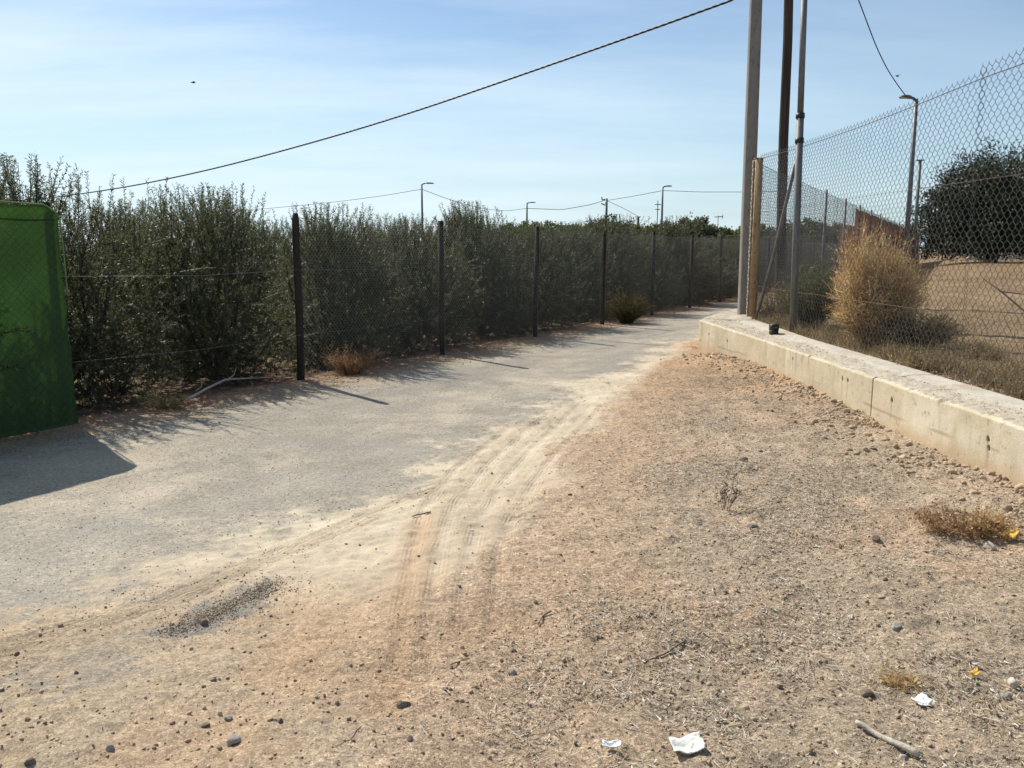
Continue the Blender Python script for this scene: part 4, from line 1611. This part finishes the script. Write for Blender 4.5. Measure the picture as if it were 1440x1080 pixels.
# gravel
def gravel(x, y, size, name, label, tmean=.5, sub=0, sink=.25, sig=.22, z=None):
    rngg = RS(99)
    V0s = [rock(rngg, sub, 1.0, 7)[0] for _ in range(16)]
    Fc = ico(sub)[1]
    n = len(x)
    z = height(x, y) if z is None else z
    kind = rngg.randint(0, 16, n)
    V = np.array(V0s)[kind]
    a = rngg.uniform(0, 6.28, n)
    ca, sa = np.cos(a)[:, None], np.sin(a)[:, None]
    st = rngg.uniform(.55, 1.45, (n, 1, 3)) * np.array([1.1, .9, .75])
    V = V * st * size[:, None, None]
    V = np.stack([V[:, :, 0] * ca - V[:, :, 1] * sa, V[:, :, 0] * sa + V[:, :, 1] * ca, V[:, :, 2]], 2)
    V += np.stack([x, y, z + size * sink], 1)[:, None]
    nv = V.shape[1]
    q = (Fc[None] + (np.arange(n) * nv)[:, None, None]).reshape(-1, 3)
    mb = MB()
    mb.add(V.reshape(-1, 3), q, np.repeat(np.clip(rngg.normal(tmean, sig, n), 0, 1), nv))
    return tag(mb.build(name, M['gravel']), label, kind='stuff')


n = 42000
y = 2.0 + 9.0 * rng.rand(n) ** 1.45
x = -2.6 + (x_wall(y) + 2.5) * rng.rand(n)
dens = .06 + .55 * ss(4.6, 2.6, y) * np.clip(.35 + 2 * fbm(x, y, 1.6, 3, 19), 0, 1) + .85 * ss(-.1, .7, x - x_sd(y)) * np.clip(.45 + 1.6 * fbm(x, y, 1.3, 3, 18), 0, 1)
dens = dens * np.where(x < x_as(y) - .1, .12, 1)
keep = rng.rand(n) < dens
x, y = x[keep], y[keep]
sz = .0032 + .0065 * rng.rand(len(x)) ** 2.4 + .008 * (rng.rand(len(x)) < .015)
gravel(x, y, sz, 'gravel', 'small stones and crumbs strewn over the bare dirt', .5)
n = 9500
y = 3.5 + 9.6 * rng.rand(n) ** 1.2
dwl = np.abs(rng.normal(0, .28, n))
x = x_wall(y) - .02 - dwl
keep = rng.rand(n) < np.clip(.4 + 1.5 * fbm(x, y, 1.5, 3, 28), .05, 1)
x, y = x[keep], y[keep]
sz = .005 + .026 * rng.rand(len(x)) ** 4.5
gravel(x, y, sz, 'rubble', 'pale broken rubble lying along the wall base', .5, 1, .12, .13)
n = 5200
y = 3.6 + 10 * rng.rand(n)
o_ = rng.rand(n) ** .8
x = x_wall(y) + .03 + .56 * o_
keep = rng.rand(n) < np.clip(.25 + 1.8 * fbm(x, y, 2.2, 3, 68), .03, 1)
x, y = x[keep], y[keep]
gravel(x, y, .002 + .006 * rng.rand(len(x)) ** 3, 'wall_debris', 'crumbs of grit lying on the top of the low wall', .42, 0, .2, .2, wall_top(y) + .008)
n = 3800
y = 4 + 10.5 * rng.rand(n)
x = x_wall(y) + .66 + np.abs(rng.normal(0, .12, n))
gravel(x, y, .006 + .02 * rng.rand(n) ** 2.5, 'lot_gravel', 'dark gravel lying behind the top of the wall', .38, 0, .2)
n = 1100
s = rng.uniform(-7, 14, n)
o_ = rng.normal(-.55, .3, n)
xy = P0[:, None] + UF[:, None] * s + NF[:, None] * o_
gravel(xy[0], xy[1], .004 + .012 * rng.rand(n) ** 3, 'verge_gravel', 'small stones along the shaded edge of the lane', .4)

n = 3200
tq = rng.rand(n)
pk = np.stack([np.interp(tq, np.linspace(0, 1, 4), PATCH[:, 0]), np.interp(tq, np.linspace(0, 1, 4), PATCH[:, 1])], 1) + rng.normal(0, 1, (n, 2)) * np.where(rng.rand(n) < .7, .042, .13)[:, None]
gravel(pk[:, 0], pk[:, 1], rng.uniform(.0015, .0042, n), 'grey_gravel', 'patch of loose dark road gravel beside the twin tracks', .22)
n = 7000
y = 2.6 + 8 * rng.rand(n) ** 1.3
x = x_as(y) - 3.2 * rng.rand(n) + .3
kp = d_fence(x, y) < -.5
gravel(x[kp], y[kp], rng.uniform(.002, .005, kp.sum()), 'road_grit', 'fine grit loose on the lane surface', .35)

# single stones one can point at: (px, py, width px, material, label)
ST_ = [
    (567, 993, 22, 'stone_d', 'dark brown stone alone on orange dirt at bottom centre left'),
    (330, 1044, 27, 'stone_g', 'biggest grey stone at the bottom left'),
    (323, 1011, 17, 'stone_g', 'flat grey stone just above the biggest bottom left stone'),
    (289, 1020, 13, 'stone_d', 'small dark stone left of the flat grey stone'),
    (394, 1013, 13, 'stone_d', 'small dark stone right of the biggest bottom left stone'),
    (155, 1054, 15, 'stone_g', 'grey stone at the bottom edge far left of the others'),
    (42, 1074, 16, 'stone_d', 'dark stone in the very bottom left corner'),
    (288, 880, 15, 'stone_d', 'dark stone lying on the dark gravel patch'),
    (24, 921, 9, 'stone_d', 'dark pebble at the left edge below the twin tracks'),
    (107, 946, 8, 'stone_d', 'dark pebble on greyish dirt below the twin tracks'),
    (38, 1013, 10, 'stone_d', 'round dark pebble near the lower left corner'),
    (720, 947, 18, 'stone_g', 'grey stone with pale top amid pebbles at bottom centre'),
    (722, 917, 12, 'stone_d', 'dark flat stone directly above the pale topped stone'),
    (705, 931, 9, 'stone_d', 'small dark stone left of the pale topped stone'),
    (626, 971, 12, 'stone_d', 'dark oval stone right of the lone brown stone'),
    (648, 987, 10, 'stone_t', 'reddish pebble below the dark oval stone'),
    (577, 1041, 12, 'stone_d', 'brown flat pebble below the lone brown stone'),
    (877, 981, 14, 'stone_p', 'pale round stone at the left rim of the straw litter'),
    (753, 847, 10, 'stone_d', 'dark clod on tan dirt right of the wheel ruts'),
    (646, 826, 8, 'stone_d', 'small dark clod beside the wheel ruts'),
    (945, 889, 11, 'stone_p', 'pale pebble among straw left of centre right'),
    (1219, 978, 22, 'stone_d', 'dark stone with a pale side beside the flattened orange grass'),
    (1096, 967, 15, 'stone_d', 'dark grey stone lying among straw'),
    (1197, 870, 14, 'stone_p', 'cream pebble alone in the open dirt'),
    (1260, 878, 18, 'stone_g', 'long greyish pink stone right of the cream pebble'),
    (1232, 763, 15, 'stone_d', 'brown pointed stone left of the brown weed clump'),
    (1391, 769, 20, 'stone_p', 'white grey stone right below the brown weed clump'),
    (1057, 741, 20, 'stone_g', 'low grey stone near the thin upright weed'),
    (1424, 965, 26, 'stone_p', 'broad pale pink stone at the right edge'),
    (1416, 981, 18, 'stone_g', 'grey stone touching the broad pale pink stone'),
    (1270, 1066, 15, 'stone_p', 'pale stone beside the end of the bleached stick'),
    (1046, 649, 16, 'stone_d', 'black clod alone in the reddish dirt below the wall'),
    (1073, 858, 9, 'stone_p', 'small white pebble upper left of the cream pebble'),
    (1035, 831, 9, 'stone_t', 'ochre flake standing among straw left of the cream pebble'),
]
for k, (px, py, wpx, mt, lab) in enumerate(ST_):
    p = G(px, py)
    z = hz(p[0], p[1])
    p = G(px, py, z)
    z = hz(p[0], p[1])
    dist = np.linalg.norm(p - np.array([0, 0, CAM_H]))
    w_ = wpx * dist / F * .43
    V, Fc = rock(RS(200 + k), 2, (w_, w_ * .8, w_ * .72), 9)
    mb = MB()
    mb.add(V, Fc)
    o = mb.build('stone', M[mt])
    o.location = (p[0], p[1], z + w_ * .22)
    o.rotation_euler = (0, 0, k * 1.3)
    tag(o, lab, 'stone', 'single stones on the dirt')


# ------------------------------------------------------------------ litter and small things
def sheet(name, label, cat, px, py, w, d, mat, seed, rz, amp=.012, thick=.0025, lift=.012):
    """a small crumpled sheet with thickness"""
    p = G(px, py)
    z = hz(p[0], p[1])
    p = G(px, py, z)
    n = 16
    u, v = np.meshgrid(np.linspace(-.5, .5, n), np.linspace(-.5, .5, n))
    x = u * w * (1 + .10 * fbm(u, v, 3, 2, seed)) + .02 * w * np.sin(v * 9 + seed)
    y = v * d * (1 + .16 * fbm(u + 4, v, 4, 2, seed)) + .05 * d * fbm(u, v, 7, 2, seed + 2)
    zc = amp * (np.abs(u * 2.1 + .25 + .2 * v) + 1.6 * fbm(u, v, 4, 3, seed + 1))
    top_ = np.stack([x, y, zc + thick], -1).reshape(-1, 3)
    bot = top_ - np.array([0, 0, thick])
    i = (np.arange(n - 1)[:, None] * n + np.arange(n - 1)[None]).ravel()
    q = np.stack([i, i + 1, i + n + 1, i + n], 1)
    m = n * n
    e = np.concatenate([np.arange(n), np.arange(1, n) * n + n - 1, (n * (n - 1) + np.arange(n))[::-1][1:], (np.arange(n - 1) * n)[::-1]])
    eq = np.stack([e[:-1], e[:-1] + m, e[1:] + m, e[1:]], 1)
    mb = MB()
    mb.add(np.vstack([top_, bot]), [q, (q + m)[:, ::-1], eq])
    o = mb.build(name, mat)
    o.location = (p[0], p[1], z + lift)
    o.rotation_euler = (R(8), R(-4), rz)
    return tag(o, label, cat)


sheet('paper_scrap', 'creased white paper scrap lying on straw at the bottom edge', 'litter', 966, 1054, .105, .075, M['paper'], 3, R(6), .014)
sheet('paper_scrap', 'small torn white wrapper left of the creased paper', 'litter', 861, 1054, .06, .025, M['plastic_w'], 9, R(-10), .010)
sheet('plastic_shard', 'bright white plastic scrap near the bleached stick', 'litter', 1296, 991, .052, .048, M['plastic_w'], 14, R(20), .010)
sheet('yellow_leaf', 'small orange yellow leaf near the right edge', 'leaf', 1369, 952, .038, .024, M['leaf_y'], 17, R(12), .010)
sheet('yellow_leaf', 'larger crumpled yellow leaf by the white grey stone', 'leaf', 1420, 760, .085, .06, M['leaf_y'], 21, R(30), .03, lift=.02)


def stick(name, label, pix, r, mat, zoff=.015, side=None):
    P = []
    for px, py in pix:
        p = G(px, py)
        z = hz(p[0], p[1])
        p = G(px, py, z)
        P.append([p[0], p[1], z + zoff])
    P = np.array(P)
    t = np.linspace(0, 1, len(P))
    tt = np.linspace(0, 1, 14)
    Q_ = np.stack([np.interp(tt, t, P[:, a]) for a in range(3)], 1)
    Q_[:, 2] += r * .3 * np.sin(tt * 9)
    mb = MB()
    mb.tube(Q_, r * np.linspace(.75, 1, 14), 8)
    return tag(mb.build(name, mat, None, True), label, 'stick'), P


stick('wooden_stick', 'pale bleached stick lying near the bottom right', [(1203, 1021), (1225, 1034), (1258, 1050), (1292, 1068)], .011, M['stick'])
stick('dry_twig', 'dark curved twig on open dirt at bottom centre', [(757, 880), (763, 868), (775, 862)], .004, M['twig'], .008)
stick('dry_twig', 'thin straight twig left of the pale topped stone', [(633, 938), (645, 933), (657, 929)], .003, M['twig'], .008)
stick('dry_twig', 'long thin twig slanting through the straw litter', [(905, 935), (935, 922), (962, 905)], .0045, M['twig'], .01)
stick('dry_twig', 'thin dark twig at the right edge below the yellow leaf', [(1375, 970), (1390, 990), (1402, 1010)], .004, M['twig'], .012)
stick('dry_twig', 'short dark twig lying across the wheel ruts', [(580, 728), (594, 724), (606, 722)], .005, M['twig'], .008)

# dead branch at the orchard fence foot
br = thing('dead_branch', 'bare grey branch fallen along the fence foot right of the netting', 'branch')
mb = MB()
main = np.array([G(250, 572), G(292, 556), G(318, 548), G(345, 544), G(372, 538)])
main[:, 2] = [.02, .08, .12, .10, .06]
mb.tube(main, [.016, .014, .012, .009, .006], 7)
for a_, b_, r_ in (((318, 548), (333, 515), .008), ((310, 552), (298, 535), .006), ((322, 547), (320, 528), .005), ((276, 562), (284, 535), .005)):
    s_ = G(*a_)
    s_[2] = .10
    e_ = At(b_[0], b_[1], s_[1] + .1)
    md = (s_ + e_) / 2 + np.array([.02, .02, -.02])
    mb.tube([s_, md, e_], [r_, r_ * .8, r_ * .5], 6)
mb.build('branch_wood', M['stick'], br, True)

# stalk of a dead plant leaning behind the fence at the right edge
st = thing('dead_stalk', 'bare brown forked stalk leaning behind the fence at the right edge', 'stalk')
mb = MB()
P = [At(1384, 393, 7.9), At(1408, 410, 7.7), At(1440, 437, 7.4), At(1500, 482, 7.0)]
e_ = P[-1] + np.array([.25, -.3, -.45])
mb.tube(P + [e_], [.005, .007, .009, .010, .011], 7)
mb.tube([At(1408, 410, 7.7), At(1440, 414, 7.75), At(1475, 416, 7.8)], [.005, .004, .003], 6)
mb.build('stalk_wood', M['bark'], st, True)

# little black box on the wall
p = At(1088, 470, 11.6)
bx = thing('black_box', 'small black box sitting on top of the concrete wall', 'box', (p[0], p[1], float(wall_top(11.6)) + .004), R(12))
mb = MB()
for z0, s_ in ((.012, .094), (.085, .10)):
    mb.box((0, 0, z0 + .02), (s_, s_ * .9, .075))
mb.build('body', M['black'], bx)
mb = MB()
mb.tube([[.05, -.02, .012], [.10, -.04, .010], [.14, -.06, .008]], .010, 6)
mb.build('lead', M['black'], bx, True)
mb = MB()
mb.box((0, -.052, .105), (.03, .012, .012))
mb.build('latch', M['galv'], bx)

# pale block and white stone at the lot
p = At(1298, 506, 8.9)
V, Fc = rock(RS(77), 2, (.09, .07, .055), 8)
mb = MB()
mb.add(V, Fc)
o = mb.build('stone', M['stone_p'])
o.location = (p[0], p[1], hz(p[0], p[1]) + .025)
tag(o, 'white stone behind the wall below the drab bush', 'stone')
p0 = At(1400, 364, 62)
lw = thing('garden_wall', 'long low pale wall far behind the dark carob tree', 'wall', (p0[0], p0[1], .85))
mb = MB()
mb.box((9, 0, .12), (22, .3, .55))
mb.build('wall_body', M['stone_p'], lw)
mb = MB()
mb.box((9, 0, .425), (22.1, .36, .06))
mb.build('coping', M['stone_g'], lw)

# birds
for px, py, Y, lab in ((272, 116, 60, 'tiny dark bird flying high at the left of the sky'), (1262, 107, 55, 'tiny dark bird flying near the steep thin wire')):
    p = At(px, py, Y)
    b = thing('bird', lab, 'bird', p, R(40))
    mb = MB()
    V, Fc = ico(2)
    mb.add(V * np.array([.13, .05, .05]), Fc)
    mb.tube([[-.1, 0, 0], [-.2, 0, .01]], [.035, .02], 6)
    mb.tube([[.1, 0, .01], [.17, 0, .0]], [.025, .004], 6)
    for s_ in (-1, 1):
        mb.add(np.array([[.06, s_ * .03, .03], [.03, s_ * .15, .08], [-.03, s_ * .26, .05], [-.06, s_ * .14, .06], [-.07, s_ * .03, .03], [0, s_ * .12, .05]]), [np.array([[0, 1, 5, 4], [1, 2, 3, 5]]), np.array([[5, 3, 4]])])
    mb.build('plumage', M['black'], b, True)

# ------------------------------------------------------------------ light, sky, camera
SUN = unit(np.array([-1.27, 1.56, 2.02]))
elev = math.asin(SUN[2])
az = math.atan2(SUN[0], SUN[1])          # from +Y towards +X
sun = bpy.data.lights.new('sun', 'SUN')
sun.energy = 4.9
sun.angle = R(.53)
sun.color = (1.0, .945, .86)
so = bpy.data.objects.new('sun', sun)
COL.objects.link(so)
so.rotation_euler = Vector([-float(c) for c in SUN]).to_track_quat('-Z', 'Y').to_euler()

W = bpy.data.worlds.new('World')
scene.world = W
W.use_nodes = True
nt = W.node_tree
nt.nodes.clear()
N = NT(nt)
sky = N.n('ShaderNodeTexSky', sky_type='NISHITA')
sky.sun_disc = False
sky.sun_elevation = elev
sky.sun_rotation = az
sky.altitude = 50
sky.air_density = 1.0
sky.dust_density = 0.8
sky.ozone_density = 2.2
bg = N.n('ShaderNodeBackground', i_Strength=0.088)
tc = N.n('ShaderNodeTexCoord')
# thin cirrus: stretched noise on a flattened sky direction
sepx = N.n('ShaderNodeSeparateXYZ')
N.l(tc.outputs['Generated'], sepx.inputs[0])
den = N.math('ADD', N.math('MAXIMUM', sepx.outputs[2], 0.0), 0.16)
cmb = N.n('ShaderNodeCombineXYZ')
N.l(N.math('DIVIDE', sepx.outputs[0], den), cmb.inputs[0])
N.l(N.math('DIVIDE', sepx.outputs[1], den), cmb.inputs[1])
mp = N.n('ShaderNodeMapping')
mp.inputs['Rotation'].default_value = (0, 0, R(-28))
mp.inputs['Scale'].default_value = (.34, 1.0, 1)
mp.inputs['Location'].default_value = (.4, 2.3, 0)
N.l(cmb.outputs[0], mp.inputs['Vector'])
cl = N.noise(mp.outputs[0], 1.1, 7, .58)
cl = N.remap(cl, .40, .66, 0, .66)
hzf = N.remap(sepx.outputs[2], 0.0, 0.30, .80, 0.0)
hzf = N.math('MULTIPLY', hzf, N.remap(sepx.outputs[0], -.4, .55, 1.05, .62))
tint = N.mix(1.0, sky.outputs[0], (.84, .97, 1.06), 'MULTIPLY')
mix = N.mix(hzf, tint, (6.7, 8.5, 9.5))
cl = N.math('MULTIPLY', cl, N.remap(sepx.outputs[0], -.55, .5, 1.35, .25))
mix = N.mix(cl, mix, (8.3, 9.5, 10.2))
N.l(mix, bg.inputs['Color'])
wo = N.n('ShaderNodeOutputWorld')
N.l(bg.outputs[0], wo.inputs[0])

cam = bpy.data.cameras.new('camera')
cam.lens = F / 1440 * 36
cam.sensor_width = 36
cam.sensor_fit = 'HORIZONTAL'
cam.clip_start = .05
cam.clip_end = 3000
co = bpy.data.objects.new('camera', cam)
COL.objects.link(co)
co.location = (0, 0, CAM_H)
co.rotation_euler = (math.pi / 2 - TH, 0, 0)
scene.camera = co

scene.view_settings.view_transform = 'Standard'
scene.view_settings.look = 'None'
scene.view_settings.exposure = 0.30
scene.view_settings.gamma = 1
